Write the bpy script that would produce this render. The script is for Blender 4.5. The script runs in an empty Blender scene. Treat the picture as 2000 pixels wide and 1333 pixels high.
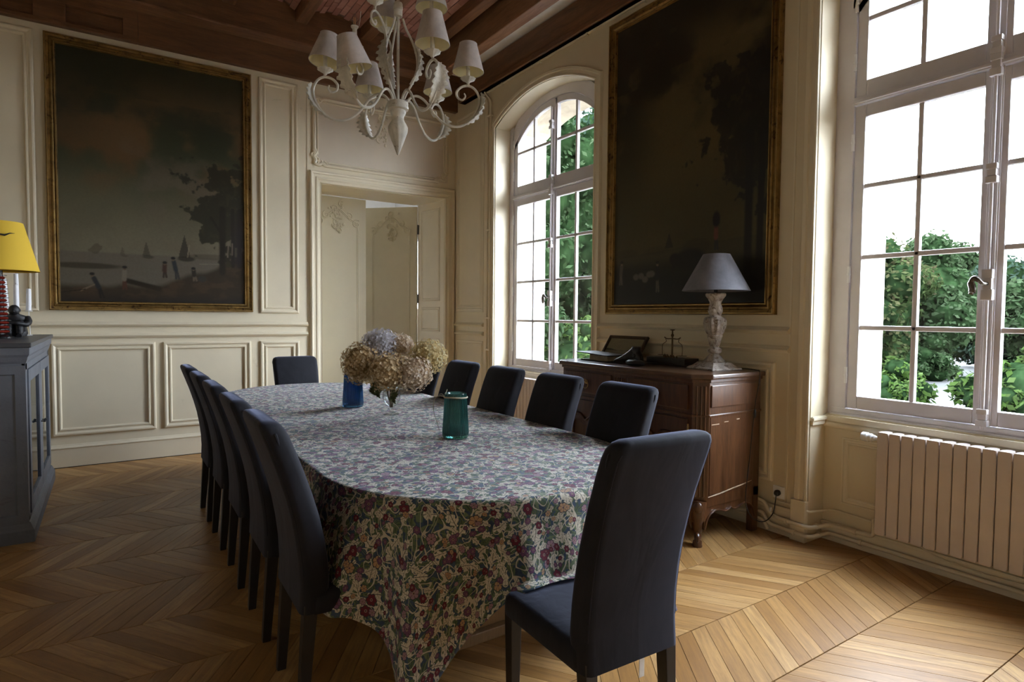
import bpy, bmesh, math, random
import numpy as np
from mathutils import Vector, Matrix
R = math.radians
rng = random.Random(7)
scene = bpy.context.scene
C = scene.collection

# ---------------------------------------------------------------- camera, world, light, exposure
CAM_F, YAW, PITCH, ROLL, CAM_H = 1178.0, 0.588645, 0.0420728, 0.00853138, 1.40
_F = Vector((math.sin(YAW)*math.cos(PITCH), math.cos(YAW)*math.cos(PITCH), -math.sin(PITCH)))
_r = Vector((math.cos(YAW), -math.sin(YAW), 0)); _u = _r.cross(_F)
_Rv = _r*math.cos(ROLL)+_u*math.sin(ROLL); _Uv = -_r*math.sin(ROLL)+_u*math.cos(ROLL)
cam = bpy.data.cameras.new('camera'); cam.sensor_width = 36.0; cam.lens = CAM_F*36.0/2000.0
cam.clip_start = 0.05; cam.clip_end = 300
cam_ob = bpy.data.objects.new('camera', cam); C.objects.link(cam_ob)
M3 = Matrix((_Rv, _Uv, -_F)).transposed()
cam_ob.matrix_world = Matrix.Translation((0, 0, CAM_H)) @ M3.to_4x4()
scene.camera = cam_ob

SKY = 6.0
world = bpy.data.worlds.new('overcast_sky'); scene.world = world; world.use_nodes = True
wn = world.node_tree; wn.nodes.clear()
wo = wn.nodes.new('ShaderNodeOutputWorld'); wb = wn.nodes.new('ShaderNodeBackground')
tc = wn.nodes.new('ShaderNodeTexCoord'); sp = wn.nodes.new('ShaderNodeSeparateXYZ'); cr = wn.nodes.new('ShaderNodeValToRGB')
wn.links.new(tc.outputs['Generated'], sp.inputs[0]); wn.links.new(sp.outputs['Z'], cr.inputs[0])
cr.color_ramp.elements[0].position = 0.0; cr.color_ramp.elements[0].color = (0.57, 0.60, 0.665, 1)
cr.color_ramp.elements[1].position = 1.0; cr.color_ramp.elements[1].color = (0.76, 0.88, 1.08, 1)   # overcast: brighter towards the zenith
wn.links.new(cr.outputs[0], wb.inputs['Color']); wb.inputs['Strength'].default_value = SKY
wn.links.new(wb.outputs[0], wo.inputs[0])

def portal(name, loc, rot, sx, sy):
    l = bpy.data.lights.new(name, 'AREA'); l.shape = 'RECTANGLE'; l.size = sx; l.size_y = sy
    l.cycles.is_portal = True
    o = bpy.data.objects.new(name, l); C.objects.link(o); o.location = loc; o.rotation_euler = rot
WIN_Y = [1.235, 4.955, -2.485]          # window axes along the right wall (the third lies behind the camera)
for wy in WIN_Y:
    portal('window_portal', (4.27, wy, 2.2), (0, R(90), 0), 3.0, 1.5)
portal('hall_portal', (4.27, 8.6, 1.9), (0, R(90), 0), 2.2, 1.5)

scene.view_settings.view_transform = 'Standard'; scene.view_settings.look = 'None'
scene.view_settings.gamma = 1.0; scene.view_settings.use_curve_mapping = False
scene.view_settings.exposure = 3.2
scene.render.engine = 'CYCLES'
cy = scene.cycles
cy.use_denoising = True
try: cy.denoiser = 'OPENIMAGEDENOISE'
except Exception: pass
cy.max_bounces = 10; cy.diffuse_bounces = 6; cy.glossy_bounces = 4; cy.transmission_bounces = 8; cy.transparent_max_bounces = 16
cy.sample_clamp_indirect = 6.0; cy.caustics_reflective = False; cy.caustics_refractive = False

# ---------------------------------------------------------------- node materials
class NT:
    def __init__(s, name):
        s.m = bpy.data.materials.new(name); s.m.use_nodes = True
        s.t = s.m.node_tree; s.t.nodes.clear()
        s.out = s.t.nodes.new('ShaderNodeOutputMaterial')
    def node(s, typ, **kw):
        n = s.t.nodes.new(typ)
        for k, v in kw.items(): setattr(n, k, v)
        return n
    def put(s, sock, v):
        if v is None: return
        if isinstance(v, bpy.types.NodeSocket): s.t.links.new(v, sock)
        elif isinstance(v, (tuple, list)):
            if len(v) == 3 and sock.type == 'RGBA': v = (*v, 1)
            sock.default_value = v
        else: sock.default_value = v
    def math(s, op, a, b=None, c=None, clamp=False):
        n = s.node('ShaderNodeMath', operation=op, use_clamp=clamp)
        s.put(n.inputs[0], a); s.put(n.inputs[1], b); s.put(n.inputs[2], c); return n.outputs[0]
    def vmath(s, op, a, b=None):
        n = s.node('ShaderNodeVectorMath', operation=op); s.put(n.inputs[0], a)
        if b is not None:
            if op == 'SCALE': s.put(n.inputs[3], b)
            else: s.put(n.inputs[1], b)
        return n.outputs['Value'] if op in ('LENGTH', 'DOT_PRODUCT', 'DISTANCE') else n.outputs[0]
    def coord(s, kind='Object'): return s.node('ShaderNodeTexCoord').outputs[kind]
    def mapping(s, v, scale=(1, 1, 1), rot=(0, 0, 0), loc=(0, 0, 0)):
        n = s.node('ShaderNodeMapping'); s.put(n.inputs[0], v)
        n.inputs['Scale'].default_value = scale; n.inputs['Rotation'].default_value = rot; n.inputs['Location'].default_value = loc
        return n.outputs[0]
    def noise(s, v, scale=5, detail=2, rough=.5, dist=0, out='Fac'):
        n = s.node('ShaderNodeTexNoise'); s.put(n.inputs['Vector'], v)
        n.inputs['Scale'].default_value = scale; n.inputs['Detail'].default_value = detail
        n.inputs['Roughness'].default_value = rough; n.inputs['Distortion'].default_value = dist
        return n.outputs[0] if out == 'Fac' else n.outputs[1]
    def voronoi(s, v, scale, rand=1.0, feature='F1', dims='2D'):
        n = s.node('ShaderNodeTexVoronoi', feature=feature, voronoi_dimensions=dims)
        s.put(n.inputs['Vector'], v); n.inputs['Scale'].default_value = scale; n.inputs['Randomness'].default_value = rand
        return n
    def ramp(s, f, stops, interp='LINEAR'):
        n = s.node('ShaderNodeValToRGB'); n.color_ramp.interpolation = interp; s.put(n.inputs[0], f)
        e = n.color_ramp.elements
        while len(e) < len(stops): e.new(0.5)
        for el, (p, c) in zip(e, stops):
            el.position = p; el.color = (*c, 1) if len(c) == 3 else c
        return n.outputs[0]
    def mix(s, f, a, b, blend='MIX'):
        n = s.node('ShaderNodeMix', data_type='RGBA', blend_type=blend)
        s.put(n.inputs[0], f); s.put(n.inputs[6], a); s.put(n.inputs[7], b); return n.outputs[2]
    def sep(s, v):
        n = s.node('ShaderNodeSeparateXYZ'); s.put(n.inputs[0], v); return n.outputs
    def comb(s, x=0, y=0, z=0):
        n = s.node('ShaderNodeCombineXYZ'); s.put(n.inputs[0], x); s.put(n.inputs[1], y); s.put(n.inputs[2], z); return n.outputs[0]
    def bump(s, h, strength=.3, dist=.01):
        n = s.node('ShaderNodeBump'); s.put(n.inputs['Height'], h)
        n.inputs['Strength'].default_value = strength; n.inputs['Distance'].default_value = dist; return n.outputs[0]
    def bsdf(s, color=None, rough=.5, **kw):
        n = s.node('ShaderNodeBsdfPrincipled'); s.put(n.inputs['Base Color'], color); s.put(n.inputs['Roughness'], rough)
        for k, v in kw.items(): s.put(n.inputs[k.replace('_', ' ')], v)
        s.t.links.new(n.outputs[0], s.out.inputs[0]); return n

def paint(name, col, rough=.5, var=.06, scale=3.0, bump=.04, bscale=60, spec=.5, metal=0.0, dirt=None, coord='Object'):
    n = NT(name); v = n.coord(coord)
    f = n.noise(v, scale, 5, .6)
    d = [max(0, c*(1-var*2)) for c in col]; l = [min(1, c*(1+var)) for c in col]
    c = n.ramp(f, [(.3, d), (.7, l)])
    if dirt is not None:
        g = n.noise(v, dirt[1], 6, .7, 1.0)
        c = n.mix(n.ramp(g, [(dirt[2], (0, 0, 0)), (dirt[2]+.1, (1, 1, 1))]), c, dirt[0])
    b = n.bump(n.noise(v, bscale, 3, .6), bump, .01) if bump else None
    n.bsdf(c, rough, Specular_IOR_Level=spec, Metallic=metal, Normal=b)
    return n.m

def wood(name, dark, light, axis=0, scale=3.0, rough=.4, stretch=12, rand=False, bump=.08, coat=0.0):
    n = NT(name); v = n.coord('Object')
    if rand:
        oi = n.node('ShaderNodeObjectInfo'); v = n.vmath('ADD', v, n.vmath('SCALE', n.comb(oi.outputs['Random'], oi.outputs['Random'], oi.outputs['Random']), 37.0))
    sc = [stretch, stretch, stretch]; sc[axis] = 1.0
    m = n.mapping(v, tuple(sc))
    f = n.noise(m, scale, 6, .65, .8); g = n.noise(m, scale*7, 3, .6)
    f2 = n.math('ADD', n.math('MULTIPLY', f, .75), n.math('MULTIPLY', g, .25))
    c = n.ramp(f2, [(.32, dark), (.68, light)])
    big = n.noise(v, 1.3, 3, .5)
    c = n.mix(n.math('MULTIPLY', n.ramp(big, [(.35, (0, 0, 0)), (.7, (1, 1, 1))]), .35), c, dark)
    n.bsdf(c, rough, Normal=n.bump(f2, bump, .01), Coat_Weight=coat, Coat_Roughness=.15)
    return n.m

CREAM = (0.725, 0.64, 0.472)
M = {}
M['wall'] = paint('cream_wall_paint', CREAM, .45, .035, 1.6, .03, 90, dirt=((.55, .47, .33), 2.2, .66))
M['wallpink'] = paint('pinkish_cream_wall_paint', (.69, .60, .475), .5, .05, 1.2, .03, 90)
M['trim'] = paint('cream_trim_paint', (.745, .66, .492), .38, .03, 2.5, .02, 90)
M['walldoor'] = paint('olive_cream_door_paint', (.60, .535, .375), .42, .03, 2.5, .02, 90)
M['wallr'] = paint('bounce_lit_cream_wall_paint', (.70, .605, .425), .45, .035, 1.6, .03, 90, dirt=((.55, .47, .33), 2.2, .66))  # the wall cream made yellower: warm bounce light put into the colour
M['stone'] = paint('limestone', (.80, .77, .70), .8, .05, 3, .15, 40)
M['tanstone'] = paint('tan_lintel_stone', (.50, .42, .31), .85, .12, 6, .2, 40)
M['white'] = paint('white_wall_paint', (.82, .81, .79), .6, .02, 2, .02)
M['winframe'] = paint('greyish_white_window_paint', (.66, .625, .65), .35, .04, 4, .02, 90)
M['putty'] = paint('white_putty', (.80, .80, .80), .6, .04, 20, .05)
M['brass'] = paint('aged_brass', (.42, .29, .13), .35, .15, 30, .05, 80, metal=1.0)
M['iron'] = paint('dark_iron', (.02, .02, .02), .5, .2, 30, .1, 80)
M['gap'] = paint('dark_gap', (.03, .022, .015), .9, .1)
M['beam'] = wood('dark_beam_wood', (.075, .032, .013), (.225, .100, .042), 0, 2.0, .5, 8, bump=.2)
M['joist'] = wood('joist_wood', (.078, .033, .014), (.26, .115, .05), 1, 2.0, .5, 8, rand=True, bump=.2)
M['trimmer'] = wood('window_lit_trimmer_wood', (.16, .075, .035), (.42, .22, .12), 1, 2.0, .5, 8, bump=.2)  # joist wood lightened so the window light on its underside is in the colour
M['pewter'] = paint('dull_pewter_handle', (.14, .12, .10), .4, .1, 20, .03, metal=.8)
M['plaster'] = paint('white_ceiling_plaster', (.86, .84, .80), .8, .06, 5, .1, 50)
M['mortar'] = paint('vault_mortar', (.20, .115, .085), .9, .15, 12, .2, 60)
M['gold'] = paint('worn_gilding', (.30, .185, .060), .38, .25, 9, .12, 60, metal=.75, dirt=((.06, .03, .012), 14, .55))
M['frameb'] = paint('brown_frame_wood', (.055, .030, .014), .4, .2, 9, .1, 60)
M['goldline'] = paint('bright_gilt_edge', (.50, .34, .13), .32, .2, 14, .08, 60, metal=.8)

def brick_mat():
    n = NT('red_brick'); oi = n.node('ShaderNodeObjectInfo'); v = n.coord('Object')
    f = n.noise(n.vmath('ADD', v, n.comb(oi.outputs['Random'], 0, 0)), 25, 4, .6)
    a = n.ramp(oi.outputs['Random'], [(0, (.36, .150, .110)), (.5, (.46, .215, .16)), (1, (.54, .285, .215))])
    c = n.mix(n.math('MULTIPLY', f, .6), a, (.24, .10, .08))
    n.bsdf(c, .85, Normal=n.bump(f, .3, .01)); return n.m
M['brick'] = brick_mat()

def floor_mat():
    n = NT('oak_chevron_parquet'); uv = n.node('ShaderNodeUVMap', uv_map='grain').outputs[0]
    oi = n.node('ShaderNodeObjectInfo'); at = n.node('ShaderNodeAttribute', attribute_name='rnd')
    r = n.math('FRACT', n.math('ADD', oi.outputs['Random'], at.outputs['Fac']))
    p = n.vmath('ADD', uv, n.comb(n.math('MULTIPLY', r, 91.0), n.math('MULTIPLY', r, 53.0), 0))
    m = n.mapping(p, (3.5, 46, 1))
    f = n.noise(m, 1.0, 5, .65, .6); fine = n.noise(n.mapping(p, (22, 420, 1)), 1.0, 2, .5)
    base = n.ramp(r, [(0, (.34, .165, .046)), (.35, (.44, .232, .072)), (.7, (.53, .295, .102)), (1, (.62, .375, .150))])
    c = n.mix(n.ramp(f, [(.35, (.55, .55, .55)), (.65, (0, 0, 0))]), base, (.20, .095, .035))
    c = n.mix(n.math('MULTIPLY', n.ramp(fine, [(.55, (0, 0, 0)), (.72, (1, 1, 1))]), .35), c, (.14, .062, .022))
    big = n.noise(n.coord('Object'), 1.1, 4, .6)
    rough = n.math('ADD', .27, n.math('MULTIPLY', big, .22))
    n.bsdf(c, rough, Normal=n.bump(n.math('ADD', f, n.math('MULTIPLY', fine, .3)), .05, .004), Specular_IOR_Level=.5)
    return n.m
M['floor'] = floor_mat()

def fabric_mat(name, col, sheen=.6, tint=(.45, .5, .75)):
    n = NT(name); v = n.coord('Object')
    f = n.noise(v, 7, 4, .6, .6); w = n.noise(v, 380, 1, .5)
    c = n.ramp(f, [(.3, [x*.75 for x in col]), (.7, [x*1.2 for x in col])])
    fold = n.noise(n.mapping(v, (6, 6, 1.6)), 1.3, 3, .5, .7)
    n.bsdf(c, .78, Sheen_Weight=sheen, Sheen_Roughness=.35, Sheen_Tint=(*tint, 1), Specular_IOR_Level=.25,
           Normal=n.bump(n.math('ADD', fold, n.math('MULTIPLY', w, .03)), .22, .02))
    return n.m
M['chair'] = fabric_mat('charcoal_blue_chair_cover', (.0125, .012, .016), .38)
M['leg'] = paint('black_brown_leg_lacquer', (.012, .009, .008), .4, .2, 20, .03)

def thin_glass(name, tint=(1, 1, 1), refl=.9):
    n = NT(name)
    tr = n.node('ShaderNodeBsdfTransparent'); tr.inputs[0].default_value = (*tint, 1)
    gl = n.node('ShaderNodeBsdfGlossy'); gl.inputs['Roughness'].default_value = .02
    fr = n.node('ShaderNodeFresnel'); fr.inputs['IOR'].default_value = 1.45
    mx = n.node('ShaderNodeMixShader'); geo = n.node('ShaderNodeNewGeometry'); n.t.links.new(n.math('MULTIPLY', n.math('MULTIPLY', fr.outputs[0], refl), n.math('SUBTRACT', 1.0, geo.outputs['Backfacing'])), mx.inputs[0])
    n.t.links.new(tr.outputs[0], mx.inputs[1]); n.t.links.new(gl.outputs[0], mx.inputs[2])
    n.t.links.new(mx.outputs[0], n.out.inputs[0]); return n.m
M['pane'] = thin_glass('window_glass', (.93, .95, .95))
M['cabglass'] = thin_glass('cabinet_glass', (.85, .88, .88), 1.0)
M['bulbglass'] = thin_glass('bulb_glass', (.92, .88, .85))
def color_glass(name, col, rough=.05):
    n = NT(name); v = n.coord('Object')
    n.bsdf(col, rough, Transmission_Weight=.92, IOR=1.45); return n.m
M['greenglass'] = color_glass('teal_green_glass', (.10, .34, .31))
M['blueglass'] = color_glass('deep_blue_glass', (.06, .19, .42))
def vase_glass():
    n = NT('clear_vase_glass'); lw = n.node('ShaderNodeLayerWeight'); lw.inputs['Blend'].default_value = .35
    f = n.math('POWER', lw.outputs['Facing'], 2.5); tr = n.node('ShaderNodeBsdfTransparent'); n.put(tr.inputs[0], n.mix(f, (.96, .97, .97), (.42, .47, .48)))
    gl = n.node('ShaderNodeBsdfGlossy'); gl.inputs['Roughness'].default_value = .03; mx = n.node('ShaderNodeMixShader'); n.put(mx.inputs[0], n.math('ADD', .05, n.math('MULTIPLY', f, .35)))
    n.t.links.new(tr.outputs[0], mx.inputs[1]); n.t.links.new(gl.outputs[0], mx.inputs[2]); n.t.links.new(mx.outputs[0], n.out.inputs[0]); return n.m
M['clearglass'] = vase_glass()

# ---------------------------------------------------------------- mesh helpers
class MB:
    def __init__(s): s.v = []; s.f = []; s.mi = []
    def add(s, vs, fs, mi=0):
        o = len(s.v); s.v.extend([tuple(x) for x in vs]); s.f.extend([tuple(i+o for i in f) for f in fs]); s.mi.extend([mi]*len(fs)); return s
    def box(s, x0, x1, y0, y1, z0, z1, mi=0, mat=None):
        vs = [Vector(p) for p in ((x0, y0, z0), (x1, y0, z0), (x1, y1, z0), (x0, y1, z0), (x0, y0, z1), (x1, y0, z1), (x1, y1, z1), (x0, y1, z1))]
        if mat is not None: vs = [mat @ p for p in vs]
        return s.add(vs, [(0, 3, 2, 1), (4, 5, 6, 7), (0, 1, 5, 4), (1, 2, 6, 5), (2, 3, 7, 6), (3, 0, 4, 7)], mi)
    def rings(s, rings, closed=True, caps=(True, True), mi=0):
        n = len(rings[0]); vs = [p for r in rings for p in r]; fs = []
        for i in range(len(rings)-1):
            for j in range(n if closed else n-1):
                k = (j+1) % n; fs.append((i*n+j, i*n+k, (i+1)*n+k, (i+1)*n+j))
        if caps[0]: fs.append(tuple(reversed(range(n))))
        if caps[1]: fs.append(tuple((len(rings)-1)*n+j for j in range(n)))
        return s.add(vs, fs, mi)
    def lathe(s, prof, seg=24, c=(0, 0, 0), fn=None, caps=(True, True), mi=0, mat=None):
        rs = []
        for r, z in prof:
            ring = []
            for k in range(seg):
                a = 2*math.pi*k/seg; rr = r*(fn(a, z) if fn else 1)
                p = Vector((c[0]+rr*math.cos(a), c[1]+rr*math.sin(a), c[2]+z)); ring.append(mat @ p if mat is not None else p)
            rs.append(ring)
        return s.rings(rs, True, caps, mi)
    def tube(s, pts, r, seg=8, caps=True, mi=0):
        pts = [Vector(p) for p in pts]; n = len(pts)
        rr = r if isinstance(r, (list, tuple)) else [r]*n
        t0 = (pts[1]-pts[0]).normalized(); up = Vector((0, 0, 1)) if abs(t0.z) < .9 else Vector((1, 0, 0))
        nrm = t0.cross(up).normalized(); rs = []
        for i in range(n):
            t = ((pts[min(i+1, n-1)]-pts[max(i-1, 0)])).normalized()
            nrm = (nrm - t*nrm.dot(t)).normalized(); b = t.cross(nrm)
            rs.append([pts[i]+(nrm*math.cos(2*math.pi*k/seg)+b*math.sin(2*math.pi*k/seg))*rr[i] for k in range(seg)])
        return s.rings(rs, True, (caps, caps), mi)
    def prism(s, poly, f0, f1, mi=0):
        # poly: list of 2D points; f0/f1 map a 2D point to 3D on either end
        n = len(poly); vs = [f0(*p) for p in poly]+[f1(*p) for p in poly]
        fs = [tuple(reversed(range(n))), tuple(range(n, 2*n))]+[(i, (i+1) % n, n+(i+1) % n, n+i) for i in range(n)]
        return s.add(vs, fs, mi)
    def sphere(s, c, r, seg=10, rg=6, sc=(1, 1, 1), mi=0, mat=None):
        rs = []
        for i in range(1, rg):
            a = math.pi*i/rg
            ring = [Vector((math.sin(a)*math.cos(2*math.pi*k/seg)*r*sc[0], math.sin(a)*math.sin(2*math.pi*k/seg)*r*sc[1], -math.cos(a)*r*sc[2])) for k in range(seg)]
            rs.append([(mat @ p if mat is not None else p)+Vector(c) for p in ring])
        return s.rings(rs, True, (True, True), mi)
    def build(s, name, mats, parent=None, smooth=False, bevel=0, bseg=2, angle=38, kind=None, label=None, fix=True):
        me = bpy.data.meshes.new(name); me.from_pydata(s.v, [], s.f)
        if not isinstance(mats, (list, tuple)): mats = [mats]
        for m in mats: me.materials.append(m)
        if len(mats) > 1: me.polygons.foreach_set('material_index', s.mi)
        if fix or bevel:
            bm = bmesh.new(); bm.from_mesh(me)
            bmesh.ops.recalc_face_normals(bm, faces=bm.faces)
            if bevel:
                es = [e for e in bm.edges if len(e.link_faces) == 2 and e.calc_face_angle(0) > R(30)]
                bmesh.ops.bevel(bm, geom=es, offset=bevel, segments=bseg, profile=.6, affect='EDGES', clamp_overlap=True)
            bm.to_mesh(me); bm.free()
        if smooth:
            me.polygons.foreach_set('use_smooth', [True]*len(me.polygons)); me.set_sharp_from_angle(angle=R(angle))
        me.update()
        o = bpy.data.objects.new(name, me); C.objects.link(o)
        if parent is not None: o.parent = parent
        if kind: o['kind'] = kind
        if label: o['label'] = label
        return o

def tag(o, label=None, cat=None, group=None, kind=None):
    if label: o['label'] = label
    if cat: o['category'] = cat
    if group: o['group'] = group
    if kind: o['kind'] = kind
    return o
def thing(name, label, cat, loc=(0, 0, 0), rz=0, group=None, kind=None):
    o = bpy.data.objects.new(name, None); C.objects.link(o); o.empty_display_size = .1
    o.location = loc; o.rotation_euler = (0, 0, rz); return tag(o, label, cat, group, kind)
def copy_tree(o, parent=None):
    c = o.copy(); C.objects.link(c); c.parent = parent
    for ch in list(o.children): copy_tree(ch, c)
    return c

def offset_path(pts, d, closed):
    # offset a 2D polyline to its left by d with mitred corners
    n = len(pts); out = []
    for i in range(n):
        p = Vector(pts[i])
        a = Vector(pts[i-1]) if (i > 0 or closed) else None
        b = Vector(pts[(i+1) % n]) if (i < n-1 or closed) else None
        n1 = n2 = None
        if a is not None: e = (p-a).normalized(); n1 = Vector((-e.y, e.x))
        if b is not None: e = (b-p).normalized(); n2 = Vector((-e.y, e.x))
        if n1 is None: m = n2
        elif n2 is None: m = n1
        else:
            m = (n1+n2).normalized(); m = m/max(.3, m.dot(n1))
        out.append(p+m*d)
    return out
def mould(mb, P, pts, prof, closed=True, mi=0):
    # prof: (offset to the left of the path, height out of the wall)
    rows = [[P(q.x, q.y, h) for q in offset_path(pts, d, closed)] for d, h in prof]
    n = len(pts); vs = [p for r in rows for p in r]; fs = []
    for i in range(len(rows)-1):
        for j in range(n if closed else n-1):
            k = (j+1) % n; fs.append((i*n+j, i*n+k, (i+1)*n+k, (i+1)*n+j))
    if not closed:
        fs.append(tuple(i*n for i in range(len(rows)))); fs.append(tuple(i*n+n-1 for i in range(len(rows)-1, -1, -1)))
    mb.add(vs, fs, mi)
def rect(u0, u1, v0, v1): return [(u0, v0), (u1, v0), (u1, v1), (u0, v1)]   # counter-clockwise: left = inside
PANEL = [(0, 0), (0, .012), (.008, .022), (.020, .024), (.030, .016), (.036, .010), (.046, .010), (.052, .018), (.062, .018), (.070, .004), (.072, -.004)]
THIN = [(0, 0), (0, .006), (.006, .012), (.014, .012), (.020, .004), (.034, .003), (.038, .009), (.046, .009), (.052, 0)]
CASING = [(0, 0), (0, .030), (.012, .038), (.026, .034), (.034, .022), (.060, .020), (.066, .028), (.082, .028), (.096, .016), (.112, .014), (.124, .020), (.13, 0)]

def spline(pts, n=8):
    # Catmull-Rom through pts
    P = [Vector(p) for p in pts]; P = [P[0]*2-P[1]]+P+[P[-1]*2-P[-2]]; out = []
    for i in range(1, len(P)-2):
        for k in range(n):
            t = k/n; a, b, c, d = P[i-1], P[i], P[i+1], P[i+2]
            out.append(.5*((2*b)+(c-a)*t+(2*a-5*b+4*c-d)*t*t+(3*b-a-3*c+d)*t**3))
    out.append(P[-2]); return out

# ---------------------------------------------------------------- room shell
XR, YB, XL, YF, ZT = 3.60, 6.70, -3.0, -4.6, 4.75
PB = lambda u, v, n: (u, YB-n, v)
PR = lambda u, v, n: (XR-n, u, v)
OPEN = [(-3.307, -1.663), (0.413, 2.057), (4.094, 5.748)]
ZS, ZC = 3.477, 3.700
def arc_pts(y0, y1, zs, zc, n=20):
    h = (y1-y0)/2; rise = zc-zs; rad = (h*h+rise*rise)/(2*rise); cy0 = (y0+y1)/2; out = []
    a = math.asin(h/rad)
    for i in range(n+1):
        t = -a+2*a*i/n; out.append((cy0+rad*math.sin(t), zc-rad+rad*math.cos(t)))
    return out
def right_wall_layer(name, x0, x1, opens, zs, zc, mat, ya, yb, parent=None):
    poly = [(ya, 0)]
    for y0, y1 in opens: poly += [(y0, 0)]+arc_pts(y0, y1, zs, zc)+[(y1, 0)]
    poly += [(yb, 0), (yb, ZT), (ya, ZT)]
    mb = MB(); mb.prism(poly, lambda y, z: (x0, y, z), lambda y, z: (x1, y, z))
    return mb.build(name, mat, parent, smooth=True)
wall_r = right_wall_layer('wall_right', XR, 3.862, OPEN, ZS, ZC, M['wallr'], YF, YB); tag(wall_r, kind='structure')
OUT = [(w-.72, w+.72) for w in (WIN_Y[2], WIN_Y[0], 4.965)]
outer = right_wall_layer('outer_masonry', 3.862, 4.25, OUT, 3.455, 3.62, M['stone'], YF, YB+.59, wall_r)
# lintel voussoirs over the far window: tan stone lining under the arch
mb = MB()
for y0, y1 in OUT:
    a = arc_pts(y0+.002, y1-.002, 3.452, 3.617, 12); poly = a+[(y, z-.012) for y, z in reversed(a)]
    mb.prism(poly, lambda y, z: (3.90, y, z), lambda y, z: (4.262, y, z))
mb.build('lintel_lining', M['tanstone'], wall_r, smooth=True)
mb = MB()
for y0, y1 in OPEN: mb.box(3.77, 4.24, y0-.1, y1+.1, 0, .80)
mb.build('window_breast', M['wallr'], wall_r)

back = MB(); back.prism([(XL, 0), (1.95, 0), (1.95, 2.82), (3.455, 2.82), (3.455, 0), (3.861, 0), (3.861, ZT), (XL, ZT)],
                        lambda x, z: (x, YB, z), lambda x, z: (x, 7.29, z))
wall_b = back.build('wall_back', M['wall']); tag(wall_b, kind='structure')
mb = MB(); mb.box(XL-.3, XL, YF, YB, 0, ZT); wall_l = tag(mb.build('wall_left', M['wall']), kind='structure')
mb = MB(); mb.box(XL-.3, 4.25, YF-.3, YF, 0, ZT); tag(mb.build('wall_front', M['wall']), kind='structure')
# the room beyond the double door
mb = MB(); mb.box(.3, 4.25, 9.9, 10.0, 0, 3.5); mb.box(.3, .4, 7.29, 9.9, 0, 3.5); mb.box(.3, 4.25, 7.29, 10, 3.5, 3.6)
mb.box(4.15, 4.25, 7.29, 7.85, 0, 3.5); mb.box(4.15, 4.25, 9.35, 9.9, 0, 3.5); mb.box(4.15, 4.25, 7.85, 9.35, 0, 1.5); mb.box(4.15, 4.25, 7.85, 9.35, 2.6, 3.5)
tag(mb.build('wall_hall', M['white']), kind='structure')

# ------------------------------------------------ panelling of the back wall
def panel(parent, P, u0, u1, v0, v1, prof=PANEL, name='panel_moulding', mat='trim'):
    mb = MB(); mould(mb, P, rect(u0, u1, v0, v1), prof); return mb.build(name, M[mat], parent, smooth=True, angle=25)
RAIL = [(0, 0), (0, .016), (.008, .026), (.018, .034), (.026, .030), (.030, .018), (.040, .010), (.046, 0)]
def rail(parent, P, u0, u1, v, prof=RAIL, name='rail_moulding'):
    mb = MB(); mould(mb, P, [(u0, v), (u1, v)], prof, closed=False); return mb.build(name, M['trim'], parent, smooth=True, angle=25)
for u0, u1, v0, v1 in [(1.31, 1.702, 1.406, 3.829), (-1.35, -.51, 1.405, 3.828), (-.436, .362, .285, 1.121), (.428, 1.217, .285, 1.118), (1.306, 1.704, .285, 1.112), (-1.35, -.51, .285, 1.12), (-2.4, -1.42, .285, 1.12), (-2.4, -1.42, 1.405, 3.828)]:
    panel(wall_b, PB, u0, u1, v0, v1)
rail(wall_b, PB, XL, 1.797, 1.268); rail(wall_b, PB, XL, 1.797, 1.165)
mb = MB(); mb.box(1.797, 1.828, YB-.006, YB+.01, 0, 3.9); mb.build('stile_strip', M['trim'], wall_b)
mb = MB(); mb.box(XL, 1.797, YB-.022, YB, 0, .17); mould(mb, PB, [(XL, .17), (1.797, .17)], [(0, 0), (0, .022), (.006, .030), (.014, .026), (.022, .012), (.034, .006), (.036, 0)], False)
tag(mb.build('baseboard_back', M['trim'], smooth=True, angle=25), kind='structure')
mb = MB(); mb.box(XL, 1.797, YB-.024, YB-.02, -.001, .006); mb.build('floor_gap', M['gap'], wall_b)
# door casing
mb = MB(); mould(mb, PB, [(3.588, 0), (3.588, 2.952), (1.823, 2.952), (1.823, 0)], CASING, closed=False)
tag(mb.build('trim_1', M['trim'], smooth=True, angle=25), kind='structure')
# overdoor panel with rocaille corners
pink = MB(); pink.box(1.90, 3.50, YB-.003, YB, 3.02, 3.73); pink.build('overdoor_field', M['wallpink'], wall_b)
mb = MB()
for off, rad in ((0, .020), (.034, .009)):
    p = [(1.875+off, 3.13), (1.875+off, 3.60)]
    mb.tube([PB(u, v, .008) for u, v in p], rad, 8)
    mb.tube([PB(u, v, .008) for u, v in [(3.475-off, 3.16), (3.475-off, 3.60)]], rad, 8)
    mb.tube([PB(u, v, .008) for u, v in [(2.02, 3.022+off), (3.36, 3.022+off)]], rad, 8)
    mb.tube([PB(u, v, .008) for u, v in [(1.98, 3.735-off), (3.38, 3.735-off)]], rad, 8)
mb.build('overdoor_moulding', M['trim'], wall_b, smooth=True)
def scroll(mb, P, c, r0, turns, sgn=1, a0=0, rad=.012, h=.010):
    pts = []; rr = []
    for i in range(26):
        t = i/25; a = a0+sgn*turns*2*math.pi*t; r = r0*(1-t)+.006
        pts.append(P(c[0]+r*math.cos(a), c[1]+r*math.sin(a), h)); rr.append(rad*(1-.5*t))
    mb.tube(pts, rr, 7)
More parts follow.
